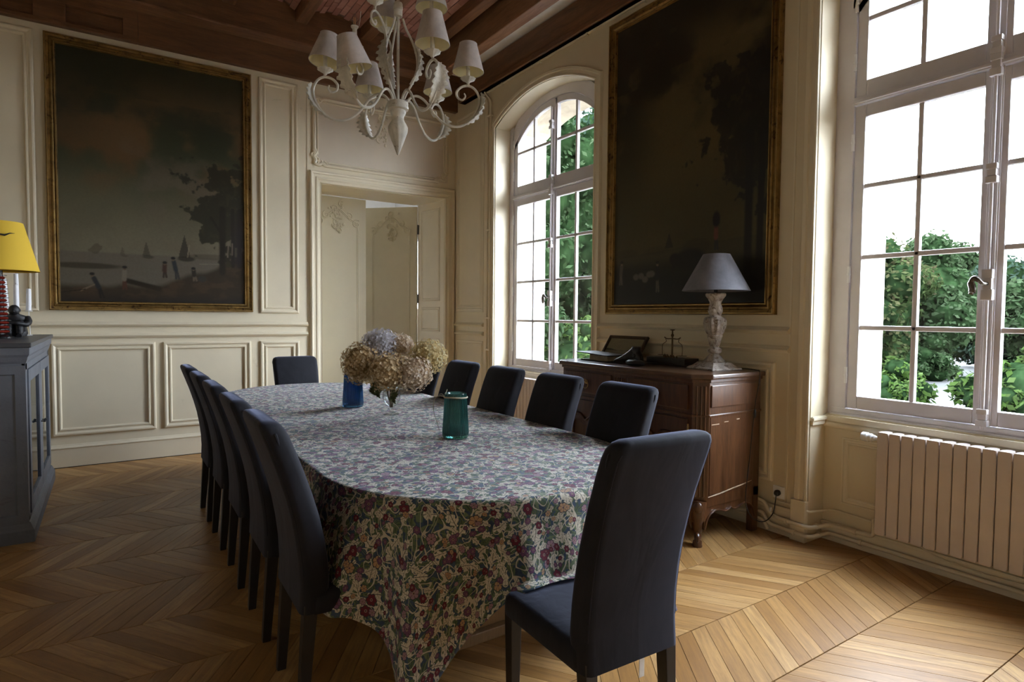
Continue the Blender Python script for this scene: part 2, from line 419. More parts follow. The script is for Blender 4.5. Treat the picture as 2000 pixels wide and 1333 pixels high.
def rocaille(P, c, s, fx, fz, parent, name='rocaille_ornament', mat='trim'):
    mb = MB(); T = lambda u, v: (c[0]+fx*s*u, c[1]+fz*s*v)
    mb.tube([P(*T(u, v), .010) for u, v in spline([(-.02, .62, 0), (.05, .45, 0), (-.04, .3, 0), (.03, .16, 0), (.0, .02, 0), (.16, -.02, 0), (.3, .04, 0), (.46, -.03, 0), (.62, .0, 0)], 5) and [(q.x, q.y) for q in spline([(-.02, .62, 0), (.05, .45, 0), (-.04, .3, 0), (.03, .16, 0), (.0, .02, 0), (.16, -.02, 0), (.3, .04, 0), (.46, -.03, 0), (.62, .0, 0)], 5)]], .024*s*3, 7)
    for (u, v, r, t, a) in [(-.07, .34, .08, 1.2, 0), (.09, .2, .09, 1.3, 2), (.2, .07, .08, -1.3, 1), (.42, .05, .07, 1.2, 4), (-.03, .55, .07, -1.2, 2)]:
        scroll(mb, P, T(u, v), r*s, t, 1, a, .05*s, .012)
    rg = random.Random(int(c[0]*100+c[1]*10))
    for i in range(16):
        u, v = rg.choice([(rg.uniform(0, .5), rg.uniform(-.03, .12)), (rg.uniform(-.06, .1), rg.uniform(.05, .55))])
        mb.sphere(P(*T(u, v), .006), s*rg.uniform(.03, .05), 7, 5, (1.2, .5, 1.6))
    return mb.build(name, M[mat], parent, smooth=True)
rocaille(PB, (1.88, 3.03), .26, 1, 1, wall_b); rocaille(PB, (3.46, 3.05), .24, -1, 1, wall_b)
rocaille(PB, (1.88, 3.73), .24, 1, -1, wall_b); rocaille(PB, (3.46, 3.73), .22, -1, -1, wall_b)
def garland(P, c, w, h, parent, name='garland_ornament', seed=3, n=34, mat='trim'):
    rg = random.Random(seed); mb = MB()
    for i in range(n):
        t = rg.random(); u = rg.gauss(0, w*.25*(1-.6*t)); v = -t*h
        mb.sphere(P(c[0]+u, c[1]+v, .006), rg.uniform(.010, .018), 7, 5, (rg.uniform(.8, 1.4), .7, rg.uniform(.8, 1.5)))
    for k in range(7):
        t = k/7; scroll(mb, P, (c[0]+rg.uniform(-.3, .3)*w, c[1]-t*h), .035, rg.choice([-1, 1])*1.1, 1, rg.uniform(0, 6), .007, .008)
    return mb.build(name, M[mat], parent, smooth=True)
garland(PB, (2.66, 3.77), .22, .42, wall_b, seed=9, n=46)

# right jamb panels of the door reveal
mb = MB(); mb.prism([(3.455, YB+.002), (3.374, 7.29), (3.458, 7.29)], lambda x, y: (x, y, 0), lambda x, y: (x, y, 2.82)); mb.build('splayed_jamb', M['trim'], wall_b)
PJ = lambda u, v, n: (3.455-(u-YB)*.1373-n, u, v)
SLIM = [(0, 0), (.004, .007), (.012, .008), (.018, .001), (.028, -.001), (.032, .004), (.038, 0)]
for v0, v1 in [(1.575, 2.74), (1.19, 1.50), (.20, 1.10)]: panel(wall_b, PJ, 6.79, 7.21, v0, v1, SLIM, 'jamb_panel')
# double door
mb = MB(); mb.box(1.955, 2.655, 7.25, 7.288, .012, 2.808)
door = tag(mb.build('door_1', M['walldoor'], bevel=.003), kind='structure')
PD = lambda u, v, n: (u, 7.25-n, v)
def leaf_decor(parent, P, u0, u1):
    w = u1-u0; mb = MB()
    path = [(u0+.09, .25), (u1-.09, .25), (u1-.09, 2.42)]+[(q.x, q.y) for q in spline([(u1-.09, 2.42, 0), (u1-.12, 2.52, 0), (u1-.2, 2.57, 0), ((u0+u1)/2, 2.68, 0), (u0+.2, 2.57, 0), (u0+.12, 2.52, 0), (u0+.09, 2.42, 0)], 5)][1:]
    mould(mb, P, path, [(0, 0), (.003, .006), (.010, .007), (.016, .001), (.024, .004), (.030, 0)])
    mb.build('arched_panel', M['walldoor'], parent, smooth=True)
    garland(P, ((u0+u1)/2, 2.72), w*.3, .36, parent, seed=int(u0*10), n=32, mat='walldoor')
    mb = MB()
    for sgn in (-1, 1):
        scroll(mb, P, ((u0+u1)/2+sgn*w*.33, 2.5), .05, sgn*1.3, 1, 1, .009, .006); scroll(mb, P, ((u0+u1)/2+sgn*w*.2, 2.585), .04, -sgn*1.2, 1, 2, .008, .006)
    mb.build('leaf_scroll', M['walldoor'], parent, smooth=True)
leaf_decor(door, PD, 1.955, 2.655)
hx, hy = 3.350, 7.275; ang = math.atan2(.53, -.53); dv = Vector((math.cos(ang), math.sin(ang), 0)); nv = Vector((-dv.y, dv.x, 0))
if nv.y > 0: nv = -nv
PL = lambda u, v, n: tuple(Vector((hx, hy, v))+dv*u+nv*n)
mb = MB(); mb.add([PL(u, v, n) for n in (0, -.038) for u, v in ((0, .012), (.715, .012), (.715, 2.806), (0, 2.806))], [(0, 1, 2, 3), (7, 6, 5, 4), (0, 4, 5, 1), (1, 5, 6, 2), (2, 6, 7, 3), (3, 7, 4, 0)])
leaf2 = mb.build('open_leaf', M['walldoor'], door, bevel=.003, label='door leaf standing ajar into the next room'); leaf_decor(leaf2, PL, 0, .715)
mb = MB()
for z in (.4, 1.55, 2.45): mb.tube([(3.364, 7.268, z), (3.364, 7.268, z+.12)], .008, 8)
mb.build('door_hinge', M['iron'], door, smooth=True)

# ------------------------------------------------ panelling of the window wall
DBL = [(0, 0), (.002, .006), (.010, .007), (.014, .001), (.026, .000), (.030, .006), (.038, .007), (.044, 0)]
panel(wall_r, PR, 5.995, 6.655, 1.438, 3.80, DBL); panel(wall_r, PR, 5.995, 6.655, .26, 1.10, DBL)
panel(wall_r, PR, 6.04, 6.61, 1.485, 3.75, SLIM)
rail(wall_r, PR, 5.985, YB, 1.268); rail(wall_r, PR, 5.985, YB, 1.165)
rail(wall_r, PR, 2.205, 4.01, 1.298); rail(wall_r, PR, 2.205, 4.01, 1.175); rail(wall_r, PR, -1.5, .27, 1.298)
panel(wall_r, PR, 2.30, 3.92, .33, 1.11); panel(wall_r, PR, -1.5, .25, .33, 1.11)
mb = MB(); mb.box(XR-.006, XR, 2.20, 2.212, .2, 3.9); mb.build('stile_bead', M['trim'], wall_r)
WCAS = [(0, .012), (.004, .022), (.016, .024), (.024, .014), (.050, .012), (.058, .020), (.080, .022), (.088, .010), (.092, 0)]
for y0, y1 in OPEN:
    path = [(y1, .16)]+list(reversed(arc_pts(y0, y1, ZS, ZC)))+[(y0, .16)]
    # walking down-left-over: the casing lies outside the opening
    path = list(reversed(path))
    mb = MB(); mould(mb, PR, path, WCAS, closed=False); mb.build('window_casing', M['trim'], wall_r, smooth=True, angle=25)
    # little rail and sill roll inside the niche
    mb = MB()
    for yy, sg in ((y1, -1), (y0, 1)):
        mb.box(XR+.004, 3.77, min(yy, yy+sg*.014), max(yy, yy+sg*.014), .735, .790); mb.box(XR-.004, 3.77, min(yy, yy+sg*.024), max(yy, yy+sg*.024), .765, .785)
    mb.build('reveal_rail', M['trim'], wall_r, bevel=.004)
    mb = MB(); mb.tube([(3.766, y0, .735), (3.766, y1, .735)], .022, 10); mb.box(3.745, 3.80, y0+.001, y1-.001, .757, .792); mb.build('sill_roll', M['trim'], wall_r, smooth=True)
    PN = lambda u, v, n: (3.77-n, u, v)
    panel(wall_r, PN, y0+.10, y1-.11, .25, .665, DBL, 'niche_panel')
# skirtings of the window wall
mb = MB()
for y0, y1 in [(2.057, 4.094), (5.748, YB), (-1.663, .413)]:
    mb.box(XR-.016, XR, y0, y1, 0, .17); mb.box(XR-.024, XR, y0, y1, .16, .185)
for y0, y1 in OPEN: mb.box(3.754, 3.77, y0, y1, 0, .105); mb.box(3.748, 3.77, y0, y1, .10, .118)
for y in (2.057, 4.094-.016, 5.748, .413-.016): mb.box(XR-.016, 3.77, y-.016 if y in (2.057,) else y, y if y in (2.057,) else y+.016, 0, .17) if False else None
tag(mb.build('baseboard_right', M['trim'], bevel=.004), kind='structure')
mb = MB(); mb.box(XR-.036, XR+.0, 2.055, 2.155, 0, .26); mb.build('pilaster_base', M['trim'], wall_r, bevel=.006)
# cable cover under the ceiling
mb = MB(); mb.tube([(XR-.012, 6.02, 3.912), (XR-.012, 4.5, 3.922), (XR-.012, 2.2, 3.928), (XR-.012, -1, 3.93)], .012, 8)
for y in (5.6, 4.9, 4.2, 3.5): mb.box(XR-.028, XR, y-.008, y+.008, 3.90, 3.94)
tag(mb.build('trim_2', M['trim'], smooth=True), kind='structure')

# ------------------------------------------------ windows
def zglass(dy): return 3.555-.27*(abs(dy)/.665)**2.5
def strip(mb, ys, lo, hi, x0, x1):
    poly = [(y, lo(y)) for y in ys]+[(y, hi(y)) for y in reversed(ys)]
    mb.prism(poly, lambda y, z: (x0, y, z), lambda y, z: (x1, y, z))
def lin(a, b, n): return [a+(b-a)*i/n for i in range(n+1)]
def window(idx, yc, ya, yb):
    mb = MB()                                                     # fixed frame
    mb.box(3.79, 3.862, yc+.714, max(yb, yc+.76)+.02, .785, 3.5); mb.box(3.79, 3.862, min(ya, yc-.76)-.02, yc-.714, .785, 3.5)
    mb.box(3.785, 3.862, yc-.80, yc+.80, .785, .842); mb.box(3.775, 3.862, yc-.80, yc+.80, .785, .812)
    mb.box(3.785, 3.862, yc-.72, yc+.72, 2.692, 2.738); mb.box(3.772, 3.862, yc-.72, yc+.72, 2.700, 2.716)
    ys = lin(yc-.74, yc+.74, 24)
    strip(mb, ys, lambda y: zglass(y-yc)+.066, lambda y: zglass(y-yc)+.24, 3.79, 3.862)
    w = tag(mb.build('window_%d' % idx, M['winframe'], bevel=.003), kind='structure')
    for sg in (1, -1):
        def B(mb, a, b, z0, z1, x0=3.80, x1=3.846):
            mb.box(x0, x1, min(yc+sg*a, yc+sg*b), max(yc+sg*a, yc+sg*b), z0, z1)
        # lower casement
        mb = MB(); B(mb, .003, .055, .845, 2.688); B(mb, .650, .711, .845, 2.688); B(mb, .055, .650, .845, .925); B(mb, .055, .650, 2.614, 2.688)
        zr = [.925, 1.344, 1.772, 2.200, 2.614]
        for z in zr[1:4]: B(mb, .055, .650, z-.014, z+.014, 3.806, 3.838)
        B(mb, .338, .366, .925, 2.614, 3.806, 3.838)
        s = mb.build('casement', M['winframe'], w, bevel=.006)
        for i in range(4):
            for a, b in ((.055, .338), (.366, .650)):
                p = MB(); B(p, a-.004, b+.004, zr[i]+(.010 if i else -.004), zr[i+1]-(.010 if i < 3 else -.004), 3.821, 3.824); p.build('pane', M['pane'], s)
        # upper casement with the curved head
        mb = MB(); B(mb, .003, .055, 2.740, zglass(.03)+.06); B(mb, .650, .711, 2.740, zglass(.66)+.05); B(mb, .055, .650, 2.740, 2.832)
        ys = lin(yc+sg*.003, yc+sg*.711, 14)
        strip(mb, ys, lambda y: zglass(y-yc), lambda y: zglass(y-yc)+.062, 3.80, 3.846)
        B(mb, .055, .650, 3.180, 3.208, 3.806, 3.838); B(mb, .338, .366, 2.832, zglass(.35)+.02, 3.806, 3.838)
        s = mb.build('fanlight_casement', M['winframe'], w, bevel=.004)
        for a, b in ((.055, .338), (.366, .650)):
            p = MB(); B(p, a-.004, b+.004, 2.828, 3.184, 3.821, 3.824); p.build('pane', M['pane'], s)
            p = MB(); strip(p, lin(yc+sg*(a-.004), yc+sg*(b+.004), 8), lambda y: 3.204, lambda y: zglass(y-yc)+.004, 3.821, 3.824); p.build('pane', M['pane'], s)
        for z in (1.0, 1.62, 2.42, 2.90, 3.25):
            h = MB(); h.tube([(3.792, yc+sg*.716, z), (3.792, yc+sg*.716, z+.10)], .009, 8); h.tube([(3.792, yc+sg*.716, z+.045), (3.792, yc+sg*.716, z+.055)], .012, 8)
            h.build('hinge', M['putty'], w, smooth=True)
    mb = MB()                                                     # cover strip and bolt rod
    mb.box(3.786, 3.80, yc-.028, yc+.028, .845, 2.69); mb.box(3.786, 3.80, yc-.028, yc+.028, 2.74, 3.60); mb.tube([(3.786, yc-.018, .85), (3.786, yc-.018, 2.69)], .006, 6); mb.tube([(3.786, yc+.018, .85), (3.786, yc+.018, 2.69)], .006, 6)
    mb.build('cover_strip', M['winframe'], w, smooth=True)
    mb = MB(); mb.tube([(3.770, yc, .83), (3.770, yc, 3.52)], .009, 8)
    mb.build('bolt_rod', M['winframe'], w, smooth=True)
    for z, h in ((.845, .09), (1.50, .16), (2.10, .10), (2.64, .11), (2.75, .09), (3.30, .09)):
        k = MB(); k.box(3.752, 3.79, yc-.026, yc+.026, z, z+h*.35); k.box(3.758, 3.79, yc-.020, yc+.020, z+h*.35, z+h*.7); k.box(3.752, 3.79, yc-.024, yc+.024, z+h*.7, z+h)
        k.build('rod_keep', M['winframe'], w, bevel=.004)
    k = MB(); k.tube(spline([(3.76, yc, 1.585), (3.735, yc+.01, 1.585), (3.722, yc+.022, 1.60), (3.72, yc+.042, 1.615), (3.722, yc+.055, 1.59), (3.722, yc+.048, 1.555), (3.722, yc+.055, 1.53)], 6), [.010]*12+[.013]*12+[.017]*10+[.012]*3, 8)
    k.build('handle', M['pewter'], w, smooth=True)
    return w
window(1, 4.955, 4.094, 5.748); window(2, 1.235, .413, 2.057); window(3, -2.485, -3.307, -1.663)

# ------------------------------------------------ ceiling
mb = MB(); mb.box(XL-.3, 4.25, YF-.3, 7.29, 4.66, 4.85)
ceil = tag(mb.build('ceiling', M['mortar']), kind='structure')
mb = MB(); mb.box(.262, 3.6, 6.63, YB, 3.885, 4.165); mb.build('wall_plate', M['beam'], ceil, bevel=.006)
mb = MB(); mb.box(XL, .262, 6.685, YB, 3.885, 4.165); mb.box(XL, .262, 6.63, YB, 3.885, 3.925); mb.box(XL, .262, 6.63, YB, 4.075, 4.165)
mb.build('recessed_plate', M['beam'], ceil, bevel=.006)
for x0, x1 in ((.145, .262), (-.50, -.272), (-1.12, -.92), (-1.75, -1.55)):
    mb = MB(); mb.box(x0, x1, 6.631, YB-.01, 3.92, 4.08); mb.build('plate_post', M['beam'], ceil, bevel=.006)
mb = MB(); mb.box(XL, 3.6, 6.45, YB, 4.17, 4.66); mb.build('back_beam', M['beam'], ceil, bevel=.012)
M['lit_soffit'] = wood('window_lit_soffit_wood', (.11, .050, .024), (.33, .165, .085), 0, 2.0, .5, 8, bump=.2)  # beam wood in a lighter tone, painting in daylight on the soffit
mb = MB(); mb.box(XL, 3.2, 6.445, 6.632, 4.158, 4.182); mb.build('lit_soffit_strip', M['lit_soffit'], ceil, bevel=.006)  # thin strip added under the back beam to show its soffit as lit
mb = MB(); mb.box(3.52, XR, YF, 6.45, 3.925, 4.225); mb.box(3.505, XR, YF, 6.45, 3.925, 3.975); mb.build('side_plate', M['joist'], ceil, bevel=.008)
mb = MB(); mb.box(3.30, XR, YF, 6.45, 4.24, 4.66); mb.build('plaster_strip', M['plaster'], ceil)
mb = MB(); mb.box(3.20, 3.335, YF, 6.45, 4.17, 4.66); mb.build('trimmer_beam', M['trimmer'], ceil, bevel=.012)
JX = [.945+.68*k for k in range(-5, 4)]
for x in JX:
    mb = MB(); mb.box(x, x+.115, YF, 6.45, 4.37, 4.66); mb.build('joist', M['joist'], ceil, bevel=.01)
mb = MB()
for x in JX:
    x0, x1 = x+.115, x+.68
    if x0 > 3.05: continue
    mb2 = arc_pts(x0, min(x1, 3.2), 4.49, 4.56, 8)
    mb.prism(mb2+[(min(x1, 3.2), 4.62), (x0, 4.62)], lambda a, z: (a, YF, z), lambda a, z: (a, 6.45, z))
mb.build('vault_bed', M['mortar'], ceil, smooth=True)
bk = MB(); bk.box(-.107, .107, -.029, .029, -.012, .012)
brick0 = None
for x in JX[5:8]:
    x0, x1 = x+.115, x+.68; h = .2825; rise = .07; rad = (h*h+rise*rise)/(2*rise); a = math.asin(h/rad)
    for i in range(9):
        t = -a+2*a*(i+.5)/9; cx = (x0+x1)/2+rad*math.sin(t); cz = 4.56-rad+rad*math.cos(t)-.002
        for j in range(11):
            yy = 6.40-.221*j-(.11 if i % 2 else 0)
            if yy < 4.15: continue
            if brick0 is None: brick0 = bk.build('brick', M['brick'], ceil, bevel=.003, bseg=1); o = brick0
            else: o = brick0.copy(); C.objects.link(o)
            o.location = (cx, yy, cz+rng.uniform(-.002, .002)); o.rotation_euler = (0, t, R(90)+rng.uniform(-.012, .012))
            o.rotation_euler = (Matrix.Rotation(t, 3, 'Y') @ Matrix.Rotation(R(90)+rng.uniform(-.01, .01), 3, 'Z')).to_euler()

# ------------------------------------------------ chevron parquet
mb = MB(); mb.box(XL-.2, 4.2, YF-.2, 9.95, -.09, -.012); floor = tag(mb.build('floor', M['gap']), kind='structure')
SEAMS = [.875-.4475*k for k in range(12, 0, -1)]+[.875, 1.321, 1.743, 2.20, 2.673, 3.12, 3.572, 4.02, 4.467, 4.914, 5.361, 5.808, 6.255, 6.702]
PW, SH, X0 = .0912, .306, 2.107
i0 = SEAMS.index(1.321)
def project(p):
    q = Vector(p)-Vector((0, 0, CAM_H)); w = q.dot(_F)
    return None if w < .2 else (1000+CAM_F*q.dot(_Rv)/w, 666.5-CAM_F*q.dot(_Uv)/w, w)
cells = []
for k in range(len(SEAMS)-1):
    ya, yb = SEAMS[k]+.0020, SEAMS[k+1]-.0020; up = (k-i0) % 2 == 0
    xa, xb = (X0, X0+SH) if up else (X0+SH, X0)
    for i in range(-62, 27):
        x = xa+PW*i
        if x < XL-.4 or x > 4.1: continue
        a = [(x, ya), (x+PW-.0028, ya), (xb+PW*i+PW-.0028, yb), (xb+PW*i, yb)]
        pr = [project((u, v, 0)) for u, v in a]; area = 0
        if all(pr):
            cxp = sum(q[0] for q in pr)/4; cyp = sum(q[1] for q in pr)/4
            area = abs(sum(pr[j][0]*pr[(j+1) % 4][1]-pr[(j+1) % 4][0]*pr[j][1] for j in range(4)))/2
            if not (-60 < cxp < 2060 and -60 < cyp < 1400): area = 0
        cells.append((area, a, up))
cells.sort(key=lambda c: -c[0])
def plank_geo(a, ox, oy):
    b = .0008; pts = [(u-ox, v-oy) for u, v in a]
    c = (sum(p[0] for p in pts)/4, sum(p[1] for p in pts)/4)
    inn = [(p[0]+(c[0]-p[0])*.03 if False else p[0]-math.copysign(b, p[0]-c[0])*1.0, p[1]-math.copysign(b, p[1]-c[1])) for p in pts]
    vs = [(p[0], p[1], -.012) for p in pts]+[(p[0], p[1], -.0012) for p in pts]+[(p[0], p[1], 0) for p in inn]
    fs = [(8, 9, 10, 11)]+[(j, (j+1) % 4, 4+(j+1) % 4, 4+j) for j in range(4)]+[(4+j, 4+(j+1) % 4, 8+(j+1) % 4, 8+j) for j in range(4)]
    return vs, fs
def grain_uv(me, a, up, ox=0, oy=0):
    pass
def make_planks(items, name, single):
    V, F, UV, RN = [], [], [], []
    for area, a, up in items:
        ox, oy = (sum(p[0] for p in a)/4, sum(p[1] for p in a)/4) if single else (0, 0)
        vs, fs = plank_geo(a, ox, oy); o = len(V); V += vs; F += [tuple(i+o for i in f) for f in fs]
        d = Vector((a[3][0]-a[0][0], a[3][1]-a[0][1])).normalized(); r = rng.random() if not single else 0.0
        for f in fs:
            for i in f:
                p = Vector((vs[i][0], vs[i][1])); UV += [p.dot(d), p.x*-d.y+p.y*d.x]
            RN.append(r)
    me = bpy.data.meshes.new(name); me.from_pydata(V, [], F); me.materials.append(M['floor'])
    uvl = me.uv_layers.new(name='grain'); uvl.data.foreach_set('uv', UV)
    at = me.attributes.new('rnd', 'FLOAT', 'FACE'); at.data.foreach_set('value', RN); me.update()
    return me
cache = {}
for area, a, up in cells[:300]:
    key = (round(a[0][1], 4)); cx, cyy = sum(p[0] for p in a)/4, sum(p[1] for p in a)/4
    if key not in cache: cache[key] = make_planks([(area, a, up)], 'plank', True)
    o = bpy.data.objects.new('plank', cache[key]); C.objects.link(o); o.parent = floor; o.location = (cx, cyy, rng.uniform(-.0006, .0003))
    o.rotation_euler = (rng.uniform(-.001, .001), rng.uniform(-.001, .001), 0)
o = bpy.data.objects.new('further_planks', make_planks(cells[300:], 'further_planks', False)); C.objects.link(o); o.parent = floor; o['kind'] = 'stuff'

# ---------------------------------------------------------------- large framed paintings
def grid_paint(name, P, u0, u1, v0, v1, fn, parent, nx=240, ny=350, rough=.35, flip=False, gain=1.0):
    xs = np.linspace(0, 1, nx+1); ys = np.linspace(0, 1, ny+1); X, Y = np.meshgrid(xs, ys)
    col = fn(1-X if flip else X, Y, (u1-u0), (v1-v0)); col = np.clip(col*gain, 0, 1)
    vs = [P(u0+(u1-u0)*x, v0+(v1-v0)*y, 0) for y in ys for x in xs]; W = nx+1
    fs = [(j*W+i, j*W+i+1, (j+1)*W+i+1, (j+1)*W+i) for j in range(ny) for i in range(nx)]
    me = bpy.data.meshes.new(name); me.from_pydata(vs, [], fs)
    at = me.color_attributes.new('paint', 'FLOAT_COLOR', 'POINT')
    rgba = np.concatenate([col.reshape(-1, 3), np.ones((len(vs), 1))], 1).astype(np.float32); at.data.foreach_set('color', rgba.ravel())
    n = NT(name+'_oil_paint'); a = n.node('ShaderNodeAttribute', attribute_name='paint'); v = n.coord('Object')
    c = n.mix(n.math('MULTIPLY', n.noise(v, 60, 4, .7), .35), a.outputs['Color'], (.012, .010, .008))
    n.bsdf(c, rough, Normal=n.bump(n.noise(v, 260, 2, .6), .15, .003), Specular_IOR_Level=.3)
    me.materials.append(n.m); me.update()
    o = bpy.data.objects.new(name, me); C.objects.link(o); o.parent = parent; return o
def fbm(X, Y, f, seed, oct=5):
    rs = np.random.RandomState(seed); out = np.zeros_like(X); amp = 1; tot = 0
    for o in range(oct):
        n = int(f*2**o)+3; g = rs.rand(n+2, n+2); x = (X*f*2**o) % (n); y = (Y*f*2**o) % (n)
        i = x.astype(int); j = y.astype(int); a = x-i; b = y-j; a = a*a*(3-2*a); b = b*b*(3-2*b)
        out += amp*((g[j, i]*(1-a)+g[j, i+1]*a)*(1-b)+(g[j+1, i]*(1-a)+g[j+1, i+1]*a)*b); tot += amp; amp *= .5
    return out/tot
def sm(a, b, x): t = np.clip((x-a)/(b-a), 0, 1); return t*t*(3-2*t)
def lay(col, m, c): m = np.clip(m, 0, 1)[..., None]; return col*(1-m)+np.array(c)*m
def blob(X, Y, cx, cy, rx, ry, soft=.25): return 1-sm(1-soft, 1+soft, np.sqrt(((X-cx)/rx)**2+((Y-cy)/ry)**2))
def seg(X, Y, x0, y0, x1, y1, w, asp=1.0):
    dx, dy = x1-x0, (y1-y0)*asp; px, py = X-x0, (Y-y0)*asp; t = np.clip((px*dx+py*dy)/(dx*dx+dy*dy), 0, 1)
    return 1-sm(w*.6, w*1.3, np.hypot(px-t*dx, py-t*dy))
def figure(col, X, Y, x, y, h, coat, legs, asp, lean=0, hat=True, skin=(.10, .07, .045)):
    col = lay(col, seg(X, Y, x-.004, y, x+lean*.3-.002, y+h*.45, .006, asp), legs); col = lay(col, seg(X, Y, x+.012, y, x+lean*.3+.004, y+h*.45, .006, asp), legs)
    col = lay(col, seg(X, Y, x+lean*.3, y+h*.42, x+lean*.8, y+h*.78, .013, asp), coat)
    col = lay(col, blob(X, Y, x+lean, y+h*.88, .008, .008/asp*1.2), skin)
    if hat: col = lay(col, blob(X, Y, x+lean, y+h*.95, .013, .006), (.012, .011, .010))
    return col
def tree_mask(X, Y, cx, cy, rx, ry, seed):
    d = np.sqrt(((X-cx)/rx)**2+((Y-cy)/ry)**2); f = fbm(X, Y*1.45, 20, seed, 4); g = fbm(X, Y*1.45, 7, seed+1, 3)
    return sm(.0, .16, .95-d+(f-.5)*1.9+(g-.5)*1.5)
def paint_harbour(X, Y, w, h):
    asp = h/w; f = fbm(X, Y*asp, 3, 1); g = fbm(X, Y*asp, 6, 2)
    sky = np.stack([.026+.100*sm(.75, .22, Y), .026+.086*sm(.78, .22, Y), .014+.060*sm(.75, .2, Y)], -1)
    col = sky*(.75+.5*f[..., None])
    cl = sm(.42, .62, f+.25*(X-.3))*sm(.35, .6, Y)*sm(1.0, .7, Y); col = lay(col, cl*.85, (.105, .058, .024))
    col = lay(col, sm(.52, .75, g)*sm(.25, .45, Y)*sm(.75, .5, Y)*.6, (.115, .092, .064)); col = lay(col, sm(.35, .0, X)*sm(.45, .8, Y)*.5, (.012, .017, .012))
    water = sm(.205, .195, Y); col = lay(col, water*.8, (.092, .079, .060)); col = lay(col, water*sm(.5, .7, fbm(X*1, Y*30, 4, 5))*.3, (.10, .088, .07))
    col = lay(col, sm(.2, .24, Y)*sm(.30, .22, Y)*sm(.3, .6, X)*.35, (.11, .082, .055))
    col = lay(col, blob(X, Y, .12, .145, .18, .012)*.8, (.030, .024, .014)); col = lay(col, tree_mask(X, Y, .19, .215, .045, .03, 4)*.45, (.03, .026, .016))
    for (x, s, d) in [(.31, .6, .35), (.435, 1.0, .6), (.645, 1.6, .85)]:
        sail = (np.abs(X-x) < .022*s*(1-(Y-.195)/(.062*s)))*(Y > .195)*(Y < .195+.062*s); col = lay(col, sail*d, (.026, .022, .016)); col = lay(col, blob(X, Y, x+.01, .192, .03*s, .007*s)*d, (.022, .018, .012))
    col = lay(col, seg(X, Y, .662, .2, .672, .25, .004, asp)*.8, (.17, .145, .10))
    col = lay(col, blob(X, Y, .82, .205, .16, .012)*.6, (.055, .044, .03)); col = lay(col, seg(X, Y, .73, .172, .86, .176, .003, asp)*.6, (.16, .14, .10))
    shore = sm(.0, .03, .085+.06*sm(.45, .75, X)+.09*sm(.75, 1, X)+.03*(g-.5)-Y); col = lay(col, shore, (.030, .022, .014)); col = lay(col, shore*sm(.5, .7, fbm(X, Y*3, 12, 6))*.6, (.058, .036, .020))
    col = lay(col, sm(.05, 0, Y)*.7, (.014, .013, .013)); col = lay(col, seg(X, Y, .33, .09, .50, .06, .016, asp), (.020, .015, .010))
    tr = tree_mask(X, Y, .86, .46, .20, .155, 7); tr = np.maximum(tr, tree_mask(X, Y, .97, .40, .12, .2, 8)); tr = np.maximum(tr, tree_mask(X, Y, .80, .36, .10, .07, 18)); leaf = fbm(X, Y, 40, 9, 3)
    col = lay(col, tr*.92, (.019, .018, .011)); col = lay(col, tr*sm(.55, .75, leaf)*.5, (.042, .036, .018))
    for a in ((.865, .14, .87, .42, .020), (.93, .17, .93, .42, .012), (.97, .17, .97, .42, .014), (.87, .3, .80, .38, .008)): col = lay(col, seg(X, Y, a[0], a[1], a[2], a[3], a[4], asp), (.018, .015, .011))
    col = lay(col, sm(.9, .96, X)*sm(.14, .2, Y)*sm(.45, .3, Y)*.7, (.022, .018, .020))
    for a in ((.898, .21, .903, .28), (.925, .22, .926, .27)): col = lay(col, seg(X, Y, *a, .004, asp)*.8, (.15, .12, .09))
    col = figure(col, X, Y, .20, .018, .10, (.018, .020, .022), (.012, .011, .010), asp, -.045); col = lay(col, seg(X, Y, .165, .07, .10, .045, .005, asp), (.12, .09, .06)); col = lay(col, seg(X, Y, .12, .05, 0, .036, .003, asp), (.015, .012, .01))
    col = figure(col, X, Y, .315, .055, .095, (.14, .115, .085), (.06, .025, .015), asp, .005); col = figure(col, X, Y, .53, .11, .065, (.045, .022, .016), (.03, .02, .015), asp, .004)
    col = figure(col, X, Y, .60, .105, .092, (.022, .027, .030), (.03, .03, .03), asp, -.02); col = figure(col, X, Y, .70, .10, .055, (.02, .016, .012), (.09, .07, .05), asp, -.006); col = lay(col, blob(X, Y, .745, .108, .024, .014), (.028, .028, .024))
    return col
